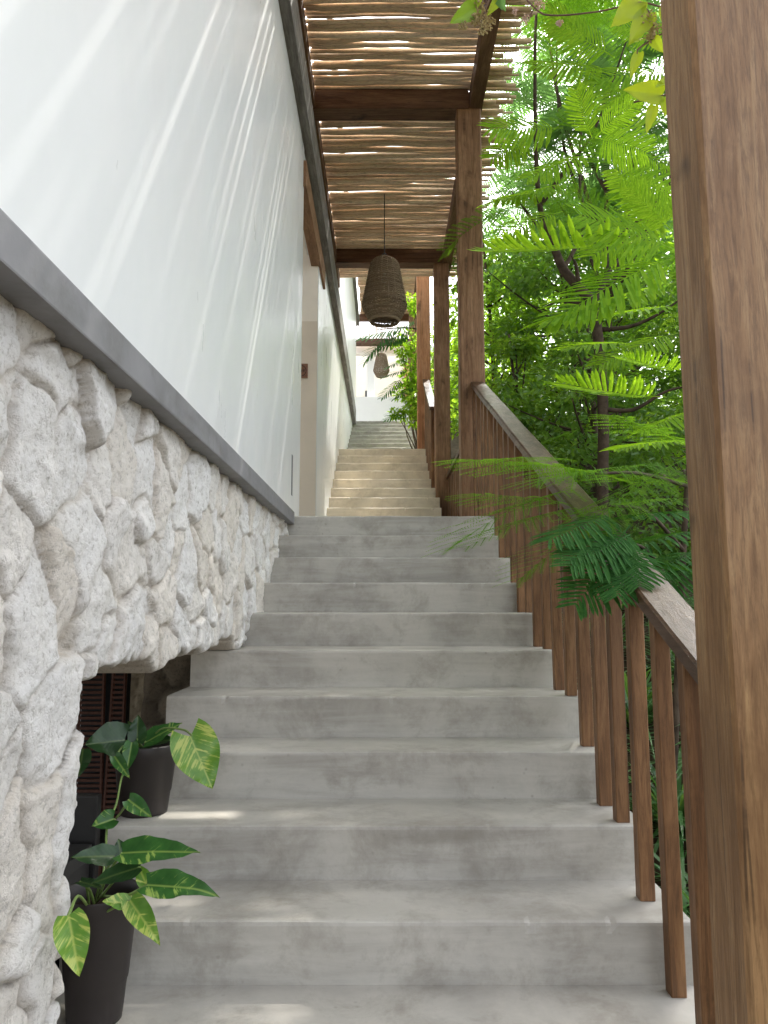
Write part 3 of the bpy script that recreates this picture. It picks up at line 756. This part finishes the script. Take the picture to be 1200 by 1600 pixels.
# ---------------------------------------------------------------- background broadleaf trees
def broad_tree(base, h, spread, mat, label, seed, n=9000, size=.12, low=.25, bark='bark'):
    r = np.random.default_rng(seed); base = Vector(base)
    t = empty('broadleaf_tree', base, label, 'tree', 'trees beyond the railing')
    m = MB(); top = base + Vector((r.normal(0, .3), r.normal(0, .3), h * .9))
    tr = limb(m, base - Vector((0, 0, .3)), top, .03 + .006 * h, .015, r, .08, 10)
    C, Rr = [], []
    for i in range(int(20 + 2 * h)):
        f = low + (1 - low) * (i + r.random()) / (20 + 2 * h); st_ = tr[int(f * .85 * 10)]
        a = r.uniform(0, 2 * math.pi); reach = spread * (.35 + .65 * math.sin(math.pi * min(1, .15 + f * .85))) * r.uniform(.35, 1.05)
        e = st_ + Vector((math.cos(a) * reach, math.sin(a) * reach, r.uniform(-.1, .9)))
        limb(m, st_, e, .018, .005, r, .1, 5); C.append(e); Rr.append(r.uniform(.32, .75) * spread / 1.6)
    m.build('trunk', M[bark], t, True)
    V, F = broad_leaves(n, C, Rr, size, r)
    obj('crown', mesh_np('crown', V, F), M[mat], t)
    return t
BT = [
 ((2.6, 9.5, 1.2), 5.2, 1.5, 'broad_b', 'dark glossy broadleaf tree just behind the near railing, low beside the slender trunk', 9000, .10, .12),
 ((1.75, 11.5, 1.9), 4.6, 1.0, 'broad_a', 'mid-green leafy tree filling the gap between the two brown pergola posts', 7000, .10, .12),
 ((3.9, 12.0, 1.9), 7.0, 1.9, 'broad_a', 'tall mid-green tree behind the feathery leaves', 10000, .12, .12),
 ((5.6, 9.6, 1.2), 6.0, 1.8, 'broad_b', 'dark green tree partly hidden by the big near post', 9000, .12, .1),
 ((2.4, 15.0, 3.4), 4.8, 1.3, 'broad_c', 'bright yellow-green tree far behind the handrail top', 7000, .12, .1),
 ((5.2, 16.0, 3.2), 8.5, 2.3, 'broad_a', 'large hazy green tree at the back of the garden', 10000, .15, .1),
 ((3.4, 18.5, 4.5), 6.0, 1.8, 'broad_b', 'distant dark tree against the bright gap of sky', 7000, .15, .1),
 ((7.8, 13.0, 2.6), 8.0, 2.2, 'broad_a', 'wide green tree glimpsed behind the near post edge', 8000, .15, .1),
 ((8.4, 19.0, 4.8), 7.5, 2.6, 'broad_b', 'far dark tree closing the view on the right', 7000, .18, .1),
 ((1.7, 20.5, 5.0), 3.5, 1.1, 'broad_a', 'small far tree beyond the uppermost posts', 5000, .14, .1),
 ((3.3, 6.4, .1), 2.6, 1.1, 'broad_b', 'low dark bushy tree under the feathery fronds', 6000, .09, .05),
 ((2.2, 7.6, .7), 2.6, 1.0, 'broad_b', 'small dark leafy tree right behind the lower end of the handrail', 5000, .085, .05),
 ((2.0, 8.8, 1.1), 2.6, .6, 'broad_a', 'small mid-green leafy tree beside the tall brown pergola post', 6000, .085, .05),
 ((2.9, 11.0, 1.9), 4.6, 1.5, 'broad_c', 'yellow-green leafy tree in the middle distance behind the slender trunk', 8000, .11, .1),
 ((4.6, 8.0, .8), 4.0, 1.5, 'broad_a', 'leafy tree with mid-green foliage close behind the near post', 6000, .10, .05),
]
for i, (b_, h_, s_, mt, lb, n_, sz, lo) in enumerate(BT): broad_tree(b_, h_, s_, mt, lb, 100 + i, n_, sz, lo)

# ---------------------------------------------------------------- slender feathery tree with dark trunk
ft = empty('feathery_tree', at(942, 800, 6.2), 'slender dark-trunked tree with feathery leaves leaning over the railing', 'tree')
r = np.random.default_rng(9); m = MB()
tk = [at(955, 1080, 6.0), at(945, 900, 6.1), at(942, 760, 6.2), at(943, 660, 6.2), at(938, 560, 6.2), at(926, 478, 6.2), at(905, 450, 6.2), at(880, 420, 6.2), at(862, 375, 6.2), at(845, 330, 6.2), at(838, 250, 6.2), at(836, 130, 6.2), at(838, 20, 6.2), at(850, -120, 6.2)]
tk[0].z = float(ground_z(np.array(tk[0].x), np.array(tk[0].y))) - .1
m.tube(catmull(tk, 5), np.interp(np.linspace(0, 1, 66), [0, .4, .55, .7, 1], [.050, .044, .038, .022, .008]), 9)
BR = [[(926, 478), (955, 420), (985, 385), (1020, 330), (1050, 240)], [(940, 515), (985, 510), (1030, 490), (1080, 455)], [(880, 420), (895, 395), (912, 350), (905, 260), (915, 120)],
      [(943, 640), (990, 640), (1040, 612), (1090, 600)], [(862, 375), (830, 340), (800, 300)], [(845, 320), (880, 270), (930, 200), (980, 60)], [(926, 478), (880, 470), (850, 480)], [(905, 450), (900, 415), (893, 400)]]
tips = []
for b_ in BR:
    p = [at(x, y, 6.2 - .12 * i * (1 if k_ % 2 else -1)) for i, (x, y) in enumerate(b_) for k_ in (BR.index(b_),)]
    pts = catmull(p, 5); m.tube(pts, np.linspace(.022, .006, len(pts)), 7); tips += pts[5:]
m.build('trunk', M['bark'], ft, True)
acc = Acc()
for i in range(30):
    p = tips[r.integers(0, len(tips))] + Vector(r.normal(0, .18, 3)); a = r.uniform(0, 2 * math.pi)
    V, F = BIP_NEAR[r.integers(0, 4)]; L = r.uniform(.45, .75)
    acc.add(place_leaf(p, (math.cos(a), math.sin(a), r.normal(.05, .2)), (r.normal(0, .25), r.normal(-.25, .25), 1), V * L), F)
for i in range(170):  # extra fronds above the view, added to shade the near handrail
    p = Vector((r.uniform(1.2, 3.0), r.uniform(3.4, 6.2), r.uniform(5.2, 6.6))); a = r.uniform(0, 2 * math.pi)
    V, F = BIP_NEAR[r.integers(0, 4)]; acc.add(place_leaf(p, (math.cos(a), math.sin(a), r.normal(0, .2)), (r.normal(0, .25), r.normal(0, .25), 1), V * r.uniform(.7, 1.0)), F)
LV = [  # leaves read off the photograph: rachis base, tip, depth, share of the normal towards the viewer
 ((925, 215), (905, 150), 4.2, .8), ((930, 215), (985, 165), 4.2, .85), ((930, 215), (1000, 235), 4.1, .75), ((985, 245), (1050, 250), 4.3, .5), ((925, 240), (835, 262), 4.3, .45),
 ((900, 300), (800, 290), 4.5, .35), ((890, 285), (780, 305), 4.6, .35), ((950, 270), (1060, 300), 4.2, .6), ((1055, 390), (930, 330), 4.0, .55), ((1050, 360), (1000, 300), 4.1, .7),
 ((1005, 377), (800, 400), 4.1, .25), ((1060, 400), (880, 450), 4.0, .45), ((1060, 440), (870, 475), 4.1, .3), ((1070, 350), (985, 265), 4.4, .6), ((880, 200), (780, 195), 5.0, .55),
 ((1060, 480), (960, 470), 4.3, .3), ((1040, 620), (895, 615), 4.0, .12), ((1085, 690), (975, 680), 3.8, .2), ((1085, 640), (1010, 665), 4.2, .2), ((1060, 120), (930, 95), 5.0, .5), ((960, 110), (850, 90), 5.2, .5), ((960, 90), (880, 30), 5.2, .6), ((1050, 200), (950, 130), 5, .5),
 ((880, 330), (790, 350), 5.0, .5), ((1040, 320), (940, 380), 4.4, .6), ((1060, 520), (950, 545), 4.6, .4), ((830, 215), (775, 240), 5.2, .6), ((1000, 540), (900, 520), 4.8, .35), ((1075, 580), (985, 570), 4.3, .2), ((1060, 60), (985, 30), 5, .6), ((930, 60), (870, 20), 5.4, .6)]
acc3 = Acc()
for i, (b_, t_, D, nv) in enumerate(LV):
    b3, t3 = at(*b_, D), at(*t_, D - .15); d = t3 - b3; L = d.length
    view = (-b3).normalized(); up = Vector((0, 0, 1)) * (1 - nv) + view * nv
    if up.dot(view) < 0: up = -up
    V, F = BIP_LIT[i % 4]
    acc3.add(place_leaf(b3, d, up, V * L * 1.12), F)
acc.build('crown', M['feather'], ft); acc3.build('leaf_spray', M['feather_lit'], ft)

# young feathery sapling whose leaves hang over the handrail
fs = empty('feathery_sapling', at(1010, 1180, 3.3), 'young feathery sapling whose dark fern-like leaves hang over the handrail', 'sapling')
m = MB(); sp_ = [at(1060, 1500, 3.35), at(1050, 1250, 3.35), at(1062, 1000, 3.35), at(1068, 860, 3.3), at(1075, 740, 3.3), at(1090, 600, 3.3)]
sp_[0].z = float(ground_z(np.array(sp_[0].x), np.array(sp_[0].y))) - .1
m.tube(catmull(sp_, 5), np.linspace(.022, .008, 26), 7)
for q in ([(1068, 860), (1010, 800), (950, 790)], [(1075, 760), (1000, 740), (930, 740)], [(1064, 940), (1010, 860), (960, 850)]):
    m.tube(catmull([at(q[0][0], q[0][1], 3.3), at(q[1][0], q[1][1], 3.0), at(q[2][0], q[2][1], 2.75)], 5), np.linspace(.010, .005, 11), 6)
m.build('trunk', M['bark'], fs, True)
acc = Acc(); acc2 = Acc()
SL = [((985, 835), (870, 880), 2.45, .55, 1), ((985, 840), (885, 940), 2.42, .7, 1), ((985, 850), (960, 945), 2.4, .7, 1), ((985, 838), (870, 850), 2.5, .4, 1), ((990, 850), (1000, 920), 2.4, .6, 1), ((985, 820), (900, 905), 2.5, .6, 1),
      ((1060, 720), (830, 735), 2.9, .15, 0), ((1075, 715), (870, 795), 2.8, .12, 0), ((960, 745), (720, 690), 3.2, .12, 0), ((930, 760), (690, 775), 3.0, .08, 0), ((905, 790), (735, 760), 3.1, .08, 0), ((930, 790), (720, 800), 2.9, .06, 0),
      ((1000, 760), (830, 700), 3.1, .15, 0), ((1000, 800), (800, 830), 2.8, .12, 0), ((960, 800), (830, 845), 2.6, .25, 1), ((1080, 780), (900, 760), 3.0, .15, 0), ((1085, 800), (960, 790), 2.9, .2, 1), ((1085, 860), (1000, 880), 2.9, .3, 1),
      ((1080, 880), (1010, 930), 3.0, .35, 1), ((1085, 900), (1020, 850), 3.0, .3, 1), ((1090, 760), (970, 720), 3.4, .2, 0), ((1090, 830), (950, 830), 3.2, .15, 1), ((1080, 700), (960, 640), 3.5, .25, 0), ((1085, 930), (1040, 960), 3.1, .4, 1), ((900, 720), (780, 700), 3.3, .1, 0)]
for i, (b_, t_, D, nv, dk) in enumerate(SL):
    b3, t3 = at(*b_, D), at(*t_, D - .25); d = t3 - b3; L = d.length
    view = (-b3).normalized(); up = Vector((0, 0, 1)) * (1 - nv) + view * nv
    V, F = (BIP_LIT if dk else BIP_NEAR)[(i * 3) % 4]
    (acc2 if dk else acc).add(place_leaf(b3, d, up, V * L * (.82 if dk else 1)), F)
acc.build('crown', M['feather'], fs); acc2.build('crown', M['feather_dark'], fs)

# taller feathery trees further back, their crowns fill the upper right
def far_feather(base, h, centres, label, seed, n):
    r = np.random.default_rng(seed); base = Vector(base)
    t = empty('feathery_tree', base, label, 'tree', 'trees beyond the railing'); m = MB()
    top = Vector(np.mean([c[:3] for c in centres], axis=0)); tr = limb(m, base - Vector((0, 0, .3)), top, .05, .02, r, .06, 8)
    acc = Acc()
    for c in centres: limb(m, tr[r.integers(4, 8)], c[:3], .03, .008, r, .1, 6)
    for i in range(n):
        c = centres[r.integers(0, len(centres))]; p = Vector(c[:3]) + Vector(r.normal(0, c[3] * .5, 3)); a = r.uniform(0, 2 * math.pi); V, F = BIP_MID[r.integers(0, 3)]
        acc.add(place_leaf(p, (math.cos(a), math.sin(a), r.normal(0, .25)), (r.normal(0, .3), r.normal(0, .3), 1), V * r.uniform(.45, .8)), F)
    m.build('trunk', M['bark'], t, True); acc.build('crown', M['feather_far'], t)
cs = [(*at(x, y, D), s) for x, y, D, s in ((870, 60, 9, .7), (950, 30, 9, .8), (1030, 90, 9, .8), (900, 160, 9.5, .8), (830, 210, 9.5, .6), (990, 180, 9, .8), (860, 300, 9.5, .6), (1040, 260, 9, .7), (960, -60, 9, .8), (1100, 20, 9, .9), (860, -60, 9, .7), (1120, 200, 9, .8))]
far_feather((3.1, 8.9, 1.1), 7, cs, 'tall feathery-leaved tree whose crown fills the upper right corner', 41, 330)
cs = [(*at(x, y, D), s) for x, y, D, s in ((800, 330, 12, .7), (850, 400, 12, .7), (920, 330, 12, .8), (1000, 330, 12, .9), (840, 130, 12.5, .8), (1060, 400, 12, .9), (940, 60, 13, 1.), (1040, -20, 13, 1.))]
far_feather((3.4, 12.6, 2.6), 7, cs, 'farther feathery tree with thin sunlit fronds behind the tall one', 42, 240)

# ---------------------------------------------------------------- strap-leaved plants under the railing
def strap_plant(base, n, L, label, seed):
    r = np.random.default_rng(seed); base = Vector(base); Vs = []; Fs = []; k0 = 0
    for i in range(n):
        a = r.uniform(0, 2 * math.pi); el = r.uniform(.5, 1.25); l = L * r.uniform(.6, 1.2); w = r.uniform(.008, .014); side = np.array([-math.sin(a), math.cos(a), 0])
        for j in range(7):
            t = j / 6; hx = l * t * math.cos(el) * (1 + .3 * t); z = l * t * math.sin(el) - l * .75 * t * t * (1.25 - .5 * el)
            p = np.array(base) + np.array([math.cos(a) * hx, math.sin(a) * hx, z]); ww = w * (1 - t ** 3)
            Vs += [p + side * ww, p - side * ww]
            if j: Fs.append((k0 + 2 * j - 2, k0 + 2 * j - 1, k0 + 2 * j + 1, k0 + 2 * j))
        k0 += 14
    o = obj('strap_leaf_plant', mesh_np('strap_leaf_plant', np.array(Vs), np.array(Fs)), M['strap'])
    return tag(o, label, 'plant', 'strap-leaved plants below the railing')
SPP = [(1.15, 1.95, 60, .6), (1.45, 2.3, 70, .65), (1.2, 2.75, 60, .6), (1.6, 2.9, 70, .7), (1.3, 3.4, 60, .6), (1.75, 3.7, 70, .7), (1.4, 4.2, 60, .6), (1.9, 4.6, 60, .7), (1.5, 5.1, 60, .65), (2.2, 3.2, 70, .8), (1.9, 2.3, 70, .7), (1.25, 1.55, 60, .55), (1.7, 1.8, 60, .6), (2.4, 4.2, 70, .8), (2.0, 5.6, 60, .7)]
for i, (x, y, n_, L_) in enumerate(SPP):
    strap_plant((x, y, float(ground_z(np.array(x), np.array(y)))), n_ * 2, L_ * 1.35, 'clump of long arching strap leaves in the shade below the railing', 60 + i)

# ---------------------------------------------------------------- climbing shrubs on the upper posts
def shrub(name, pts_c, size, mat, n, label, seed, base):
    r = np.random.default_rng(seed); t = empty(name, base, label, 'shrub'); m = MB()
    for c in pts_c: limb(m, base, c[:3], .014, .005, r, .08, 5)
    m.build('stem', M['bark'], t, True)
    V, F = broad_leaves(n, [c[:3] for c in pts_c], [c[3] for c in pts_c], size, r, .9); obj('foliage', mesh_np('foliage', V, F), M[mat], t)
P3 = [(*at(x, y, D), s) for x, y, D, s in ((640, 530, 12.5, .2), (628, 545, 12.3, .17), (648, 545, 12.4, .2), (640, 560, 12.4, .18), (643, 585, 12.4, .2), (640, 600, 12.3, .22), (650, 600, 12.4, .16), (630, 615, 12.3, .14), (645, 618, 12.3, .18), (655, 585, 12.3, .14), (652, 480, 12.6, .15), (643, 470, 12.6, .13))]
shrub('climbing_shrub', P3, .085, 'broad_c', 1500, 'bright green climber hanging around the sunlit reddish upper post', 71, (.66, 12.2, L2))
P4 = [(*at(x, y, D), s) for x, y, D, s in ((640, 638, 12.2, .12), (630, 648, 12.1, .12), (618, 645, 12.1, .10), (645, 652, 12.1, .15), (652, 640, 12.2, .12), (655, 660, 12.2, .12))]
shrub('leafy_shrub', P4, .08, 'broad_c', 500, 'low bright leafy shrub at the foot of the sunlit reddish upper post', 72, (.62, 12.1, L2))
hf = empty('feathery_branch', at(640, 520, 12.0), 'dark feathery branch hanging below the big basket lamp', 'branch')
m = MB(); m.tube(catmull([at(660, 515, 12.6), at(630, 512, 12.3), at(590, 515, 12.0)], 5), np.linspace(.02, .006, 11), 6); m.build('stem', M['bark'], hf, True)
acc = Acc(); r = np.random.default_rng(8)
for b_, t_ in (((650, 515), (585, 522)), ((640, 512), (560, 520)), ((645, 520), (590, 540)), ((620, 515), (560, 545)), ((640, 525), (605, 535)), ((650, 500), (620, 510)), ((640, 560), (600, 565)), ((640, 580), (598, 575)), ((630, 590), (592, 612)), ((650, 605), (612, 610)), ((640, 645), (600, 652)), ((640, 650), (605, 640))):
    b3, t3 = at(*b_, 12.2), at(*t_, 12.0); V, F = BIP_MID[r.integers(0, 3)]; d = t3 - b3; acc.add(place_leaf(b3, d, (0, -.45, .9), V * d.length), F)
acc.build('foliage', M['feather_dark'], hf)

# ---------------------------------------------------------------- leaves as single shaped blades
def blade_mesh(L, Wd, heart=.5, droop=.15, cup=.12, curl=0.0, nx=16, ny=8, seed=0):
    V = []; F = []
    r = np.random.default_rng(seed); ph = r.uniform(0, 6)
    for i in range(nx + 1):
        t = i / nx
        half = Wd * .5 * (math.sin(math.pi * min(1, (t * .94 + .06) ** .62)) ** .85) * (1 - .10 * t)
        back = -heart * Wd * .28 * max(0, 1 - t * 3.5)
        for j in range(-ny, ny + 1):
            s = j / ny; x = L * t + back * (abs(s) ** 1.2) * (1 if t < .3 else 0)
            y = half * s
            z = -droop * L * t * t + cup * 1.7 * Wd * (abs(s) ** 1.2) * .8 * (1 - .6 * t) - curl * L * max(0, t - .65) ** 2 * 4 + .035 * Wd * math.sin(13 * t + ph + 2 * s) * abs(s) + .02 * Wd * math.sin(29 * t + 2 * ph) * s * s
            V.append((x, y, z))
    w = 2 * ny + 1
    for i in range(nx):
        for j in range(w - 1): F.append((i * w + j, (i + 1) * w + j, (i + 1) * w + j + 1, i * w + j + 1))
    me = bpy.data.meshes.new('leaf'); me.from_pydata(V, [], F); me.update(); me.polygons.foreach_set('use_smooth', [True] * len(me.polygons)); return me
def put_blade(name, b, t, D, width_px, nv, mat, parent, D2=None, droop=.12, cup=.12, curl=0.0, heart=.5, seed=0, side=0.0):
    b3, t3 = at(*b, D), at(*t, D if D2 is None else D2); d = t3 - b3; L = d.length
    view = (-b3).normalized(); up = Vector((side, 0, 1)) * (1 - nv) + view * nv
    fr = frame(d, up); me = blade_mesh(L, width_px * D / 1150, heart, droop, cup, curl, seed=seed); me.materials.append(mat)
    o = bpy.data.objects.new(name, me); COL.objects.link(o); o.parent = parent
    Mw = Matrix(((fr[0][0], fr[1][0], fr[2][0], b3.x), (fr[0][1], fr[1][1], fr[2][1], b3.y), (fr[0][2], fr[1][2], fr[2][2], b3.z), (0, 0, 0, 1)))
    o.matrix_local = Matrix.Translation(-parent.location) @ Mw
    return o
def pot(parent, c, h, r_top, r_bot):
    m = MB(); m.lathe([(.001, 0), (r_bot, 0), (r_bot * 1.02, .01), (r_bot + (r_top - r_bot) * .30, h * .30), (r_bot + (r_top - r_bot) * .30 + .003, h * .31), (r_top * .97, h - .045), (r_top * 1.0, h - .04), (r_top * 1.015, h - .004), (r_top, h), (r_top * .965, h - .003), (r_top * .92, h - .05)], c)
    p = m.build('pot', M['dark_plastic'], parent, True)
    m = MB(); m.lathe([(.0005, h - .048), (r_top * .5, h - .040), (r_top * .935, h - .05)], c, 32); m.build('soil', M['soil'], parent, True)
def stems(parent, lst, rad=.0035):
    m = MB()
    for q in lst: m.tube(catmull([at(*p) for p in q], 5), rad, 6)
    m.build('stem', M['green_stem'], parent, True)
c1 = (-.75, 2.055, Z0 + .001)
p1 = empty('potted_plant', c1, 'front dark brown pot of variegated trailing pothos at the foot of the stone wall', 'potted plant', 'potted plants on the stair edge')
pot(p1, c1, .315, .098, .068)
r1 = (155, 1400, 1.96)
stems(p1, [[r1, (172, 1360, 1.93), (191, 1333, 1.9)], [r1, (195, 1400, 1.85), (230, 1383, 1.83)], [(150, 1410, 1.95), (190, 1365, 1.9), (219, 1355, 1.88)], [(148, 1410, 1.97), (160, 1370, 1.95), (179, 1340, 1.95)], [(150, 1435, 1.9), (175, 1420, 1.85), (203, 1407, 1.83)], [(140, 1420, 1.9), (122, 1400, 1.72), (107, 1430, 1.53)],
           [(158, 1400, 2.0), (165, 1330, 2.1), (168, 1290, 2.2), (182, 1255, 2.3), (190, 1215, 2.4), (203, 1185, 2.55), (205, 1170, 2.62)], [(182, 1278, 2.25), (192, 1265, 2.22), (201, 1250, 2.2)], [(177, 1282, 2.25), (180, 1281, 2.24), (177, 1280, 2.2)], [(140, 1420, 1.95), (135, 1385, 1.93), (125, 1378, 1.9)], [(150, 1425, 1.93), (142, 1395, 1.9), (135, 1385, 1.88)]])
A = 'leaf'
put_blade(A, (191, 1333), (308, 1324), 1.90, 50, .55, M['pothos'], p1, 1.84, .10, .10, seed=1)
put_blade(A, (230, 1383), (336, 1388), 1.82, 52, .55, M['pothos'], p1, 1.76, .06, .12, .25, seed=2)
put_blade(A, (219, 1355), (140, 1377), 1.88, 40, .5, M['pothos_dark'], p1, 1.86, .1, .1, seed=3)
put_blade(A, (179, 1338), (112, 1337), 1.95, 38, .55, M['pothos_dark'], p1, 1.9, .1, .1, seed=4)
put_blade(A, (203, 1407), (250, 1475), 1.83, 38, .75, M['pothos_gold'], p1, 1.76, .0, .14, .2, seed=5)
put_blade(A, (201, 1411), (160, 1408), 1.83, 28, .6, M['pothos_gold'], p1, 1.80, .05, .12, seed=6)
put_blade(A, (107, 1430), (124, 1525), 1.53, 54, .8, M['pothos_gold'], p1, 1.51, .0, .12, seed=7)
put_blade(A, (230, 1385), (215, 1350), 1.86, 26, .6, M['pothos_gold'], p1, 1.9, .0, .1, seed=8)
put_blade(A, (201, 1250), (238, 1278), 2.2, 28, .8, M['pothos'], p1, 2.17, .0, .15, seed=9)
put_blade(A, (177, 1280), (143, 1292), 2.2, 32, .7, M['pothos'], p1, 2.16, .0, .2, seed=10)
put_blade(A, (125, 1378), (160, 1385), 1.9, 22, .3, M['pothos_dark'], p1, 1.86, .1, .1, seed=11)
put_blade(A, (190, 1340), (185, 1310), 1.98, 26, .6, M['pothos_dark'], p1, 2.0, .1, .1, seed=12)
c2 = (-.845, 2.70, Z0 + 2 * R + .001)
p2 = empty('potted_plant', c2, 'rear dark brown pot with one big golden leaf, on a step inside the wall opening', 'potted plant', 'potted plants on the stair edge')
pot(p2, c2, .235, .108, .080)
r2 = (228, 1172, 2.66)
stems(p2, [[r2, (250, 1140, 2.6), (285, 1140, 2.52), (300, 1149, 2.47)], [r2, (226, 1162, 2.6), (228, 1158, 2.6)], [r2, (205, 1160, 2.6), (192, 1158, 2.55)], [r2, (216, 1160, 2.62), (214, 1155, 2.6)], [r2, (210, 1172, 2.55), (205, 1167, 2.5)], [(215, 1180, 2.6), (195, 1165, 2.5), (179, 1184, 2.45)]])
put_blade(A, (297, 1150), (332, 1233), 2.47, 74, .85, M['pothos_gold'], p2, 2.42, .0, .08, heart=.9, seed=21)
put_blade(A, (228, 1160), (282, 1127), 2.6, 36, .45, M['pothos'], p2, 2.62, .1, .1, seed=22)
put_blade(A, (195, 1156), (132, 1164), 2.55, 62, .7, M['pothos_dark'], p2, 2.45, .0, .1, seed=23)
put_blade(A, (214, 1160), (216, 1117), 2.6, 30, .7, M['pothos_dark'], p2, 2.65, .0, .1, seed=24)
put_blade(A, (206, 1160), (198, 1206), 2.5, 24, .8, M['pothos'], p2, 2.45, .0, .15, seed=25)
put_blade(A, (179, 1182), (203, 1217), 2.45, 20, .8, M['pothos'], p2, 2.4, .0, .2, seed=26)
put_blade(A, (226, 1165), (275, 1150), 2.62, 30, .4, M['pothos_dark'], p2, 2.6, .1, .1, seed=27)
put_blade(A, (222, 1160), (200, 1125), 2.7, 26, .6, M['pothos_dark'], p2, 2.75, .1, .1, seed=28)
put_blade(A, (130, 1170), (122, 1215), 2.2, 30, .6, M['pothos_dark'], p2, 2.2, .1, .1, seed=29)

# ---------------------------------------------------------------- vine hanging into the top of the view
vn = empty('hanging_vine', at(1000, 40, 2.3), 'yellow-green vine with seed clusters hanging beside the top of the near post', 'vine')
m = MB()
for q in ([(1062, -60, 2.3), (1048, 8, 2.3), (1000, 4, 2.3), (935, 18, 2.3), (863, 24, 2.3), (835, 12, 2.3), (790, -40, 2.3)], [(1062, 40, 2.3), (1030, 55, 2.3), (999, 75, 2.3), (995, 85, 2.3)], [(1062, 138, 2.3), (1040, 148, 2.3), (990, 160, 2.3)], [(1000, 4, 2.3), (1014, 19, 2.3), (1022, 40, 2.3)], [(835, 12, 2.3), (825, 30, 2.3)]):
    m.tube(catmull([at(*p) for p in q], 6), .0028, 6)
m.build('stem', M['vine_stem'], vn, True)
for i, (b_, t_, w_, nv) in enumerate((((1014, 19), (983, 69), 34, .9), ((1000, 0), (955, 42), 38, .9), ((999, 82), (985, 121), 18, .8), ((1047, 123), (1024, 136), 15, .7), ((1036, 148), (974, 140), 36, .75), ((1022, 165), (1010, 208), 18, .85), ((1047, 8), (1043, 46), 34, .9), ((1037, 153), (1040, 182), 14, .8), ((1020, 60), (1036, 82), 18, .8), ((1050, 95), (1046, 112), 16, .8), ((1000, 60), (990, 66), 14, .7), ((1052, 148), (1054, 172), 16, .8))):
    put_blade('leaf', b_, t_, 2.3, w_, nv, M['vine_leaf'], vn, 2.27, .05, .12, heart=.1, seed=40 + i)
def seeds(parent, c, rad, n, mat, r, s=.0035):
    m = MB(); C = Vector(c)
    for i in range(n):
        d = Vector(r.normal(0, 1, 3)).normalized() * rad * r.uniform(.3, 1); p = C + d; q = s * r.uniform(.7, 1.3)
        m.add([p + Vector(v) * q for v in ((1, 0, 0), (-1, 0, 0), (0, 1, 0), (0, -1, 0), (0, 0, 1), (0, 0, -1))], [(0, 2, 4), (2, 1, 4), (1, 3, 4), (3, 0, 4), (2, 0, 5), (1, 2, 5), (3, 1, 5), (0, 3, 5)])
        if i % 3 == 0: m.tube([C, p], .0007, 4)
    m.build('seed_cluster', mat, parent)
r = np.random.default_rng(12)
for x, y, q in ((1012, 30, .03), (1022, 45, .026), (1016, 58, .02), (1050, 142, .02)): seeds(vn, at(x, y, 2.3), q, 70, M['seed'], r)
for x, y, q in ((843, 6, .026), (821, 30, .016), (874, 36, .012), (805, 18, .012)): seeds(vn, at(x, y, 2.3), q, 60, M['pink_seed'], r, .0028)
v2 = empty('hanging_vine', at(760, -10, 2.2), 'vine tip with one broad green leaf and a tan seed cluster under the stick roof', 'vine')
m = MB(); m.tube(catmull([at(790, -70, 2.2), at(768, -10, 2.2), at(757, 20, 2.2), at(755, 45, 2.2)], 6), .0028, 6); m.build('stem', M['vine_stem'], v2, True)
put_blade('leaf', (746, 10), (703, 36), 2.2, 30, .9, M['broad_a'], v2, 2.18, .05, .12, heart=.2, seed=61)
put_blade('leaf', (782, -4), (761, 24), 2.2, 16, .9, M['vine_leaf'], v2, 2.18, .05, .15, heart=.2, seed=62)
put_blade('leaf', (776, -8), (790, 18), 2.2, 18, .8, M['feather_far'], v2, 2.18, .05, .15, heart=.2, seed=63)
put_blade('leaf', (752, -12), (746, 12), 2.2, 12, .8, M['vine_leaf'], v2, 2.18, .05, .15, heart=.2, seed=64)
for x, y, q in ((752, 28, .030), (762, 34, .026), (757, 46, .022), (742, 30, .018), (723, 40, .014), (748, 8, .018)): seeds(v2, at(x, y, 2.2), q, 80, M['seed'], r)
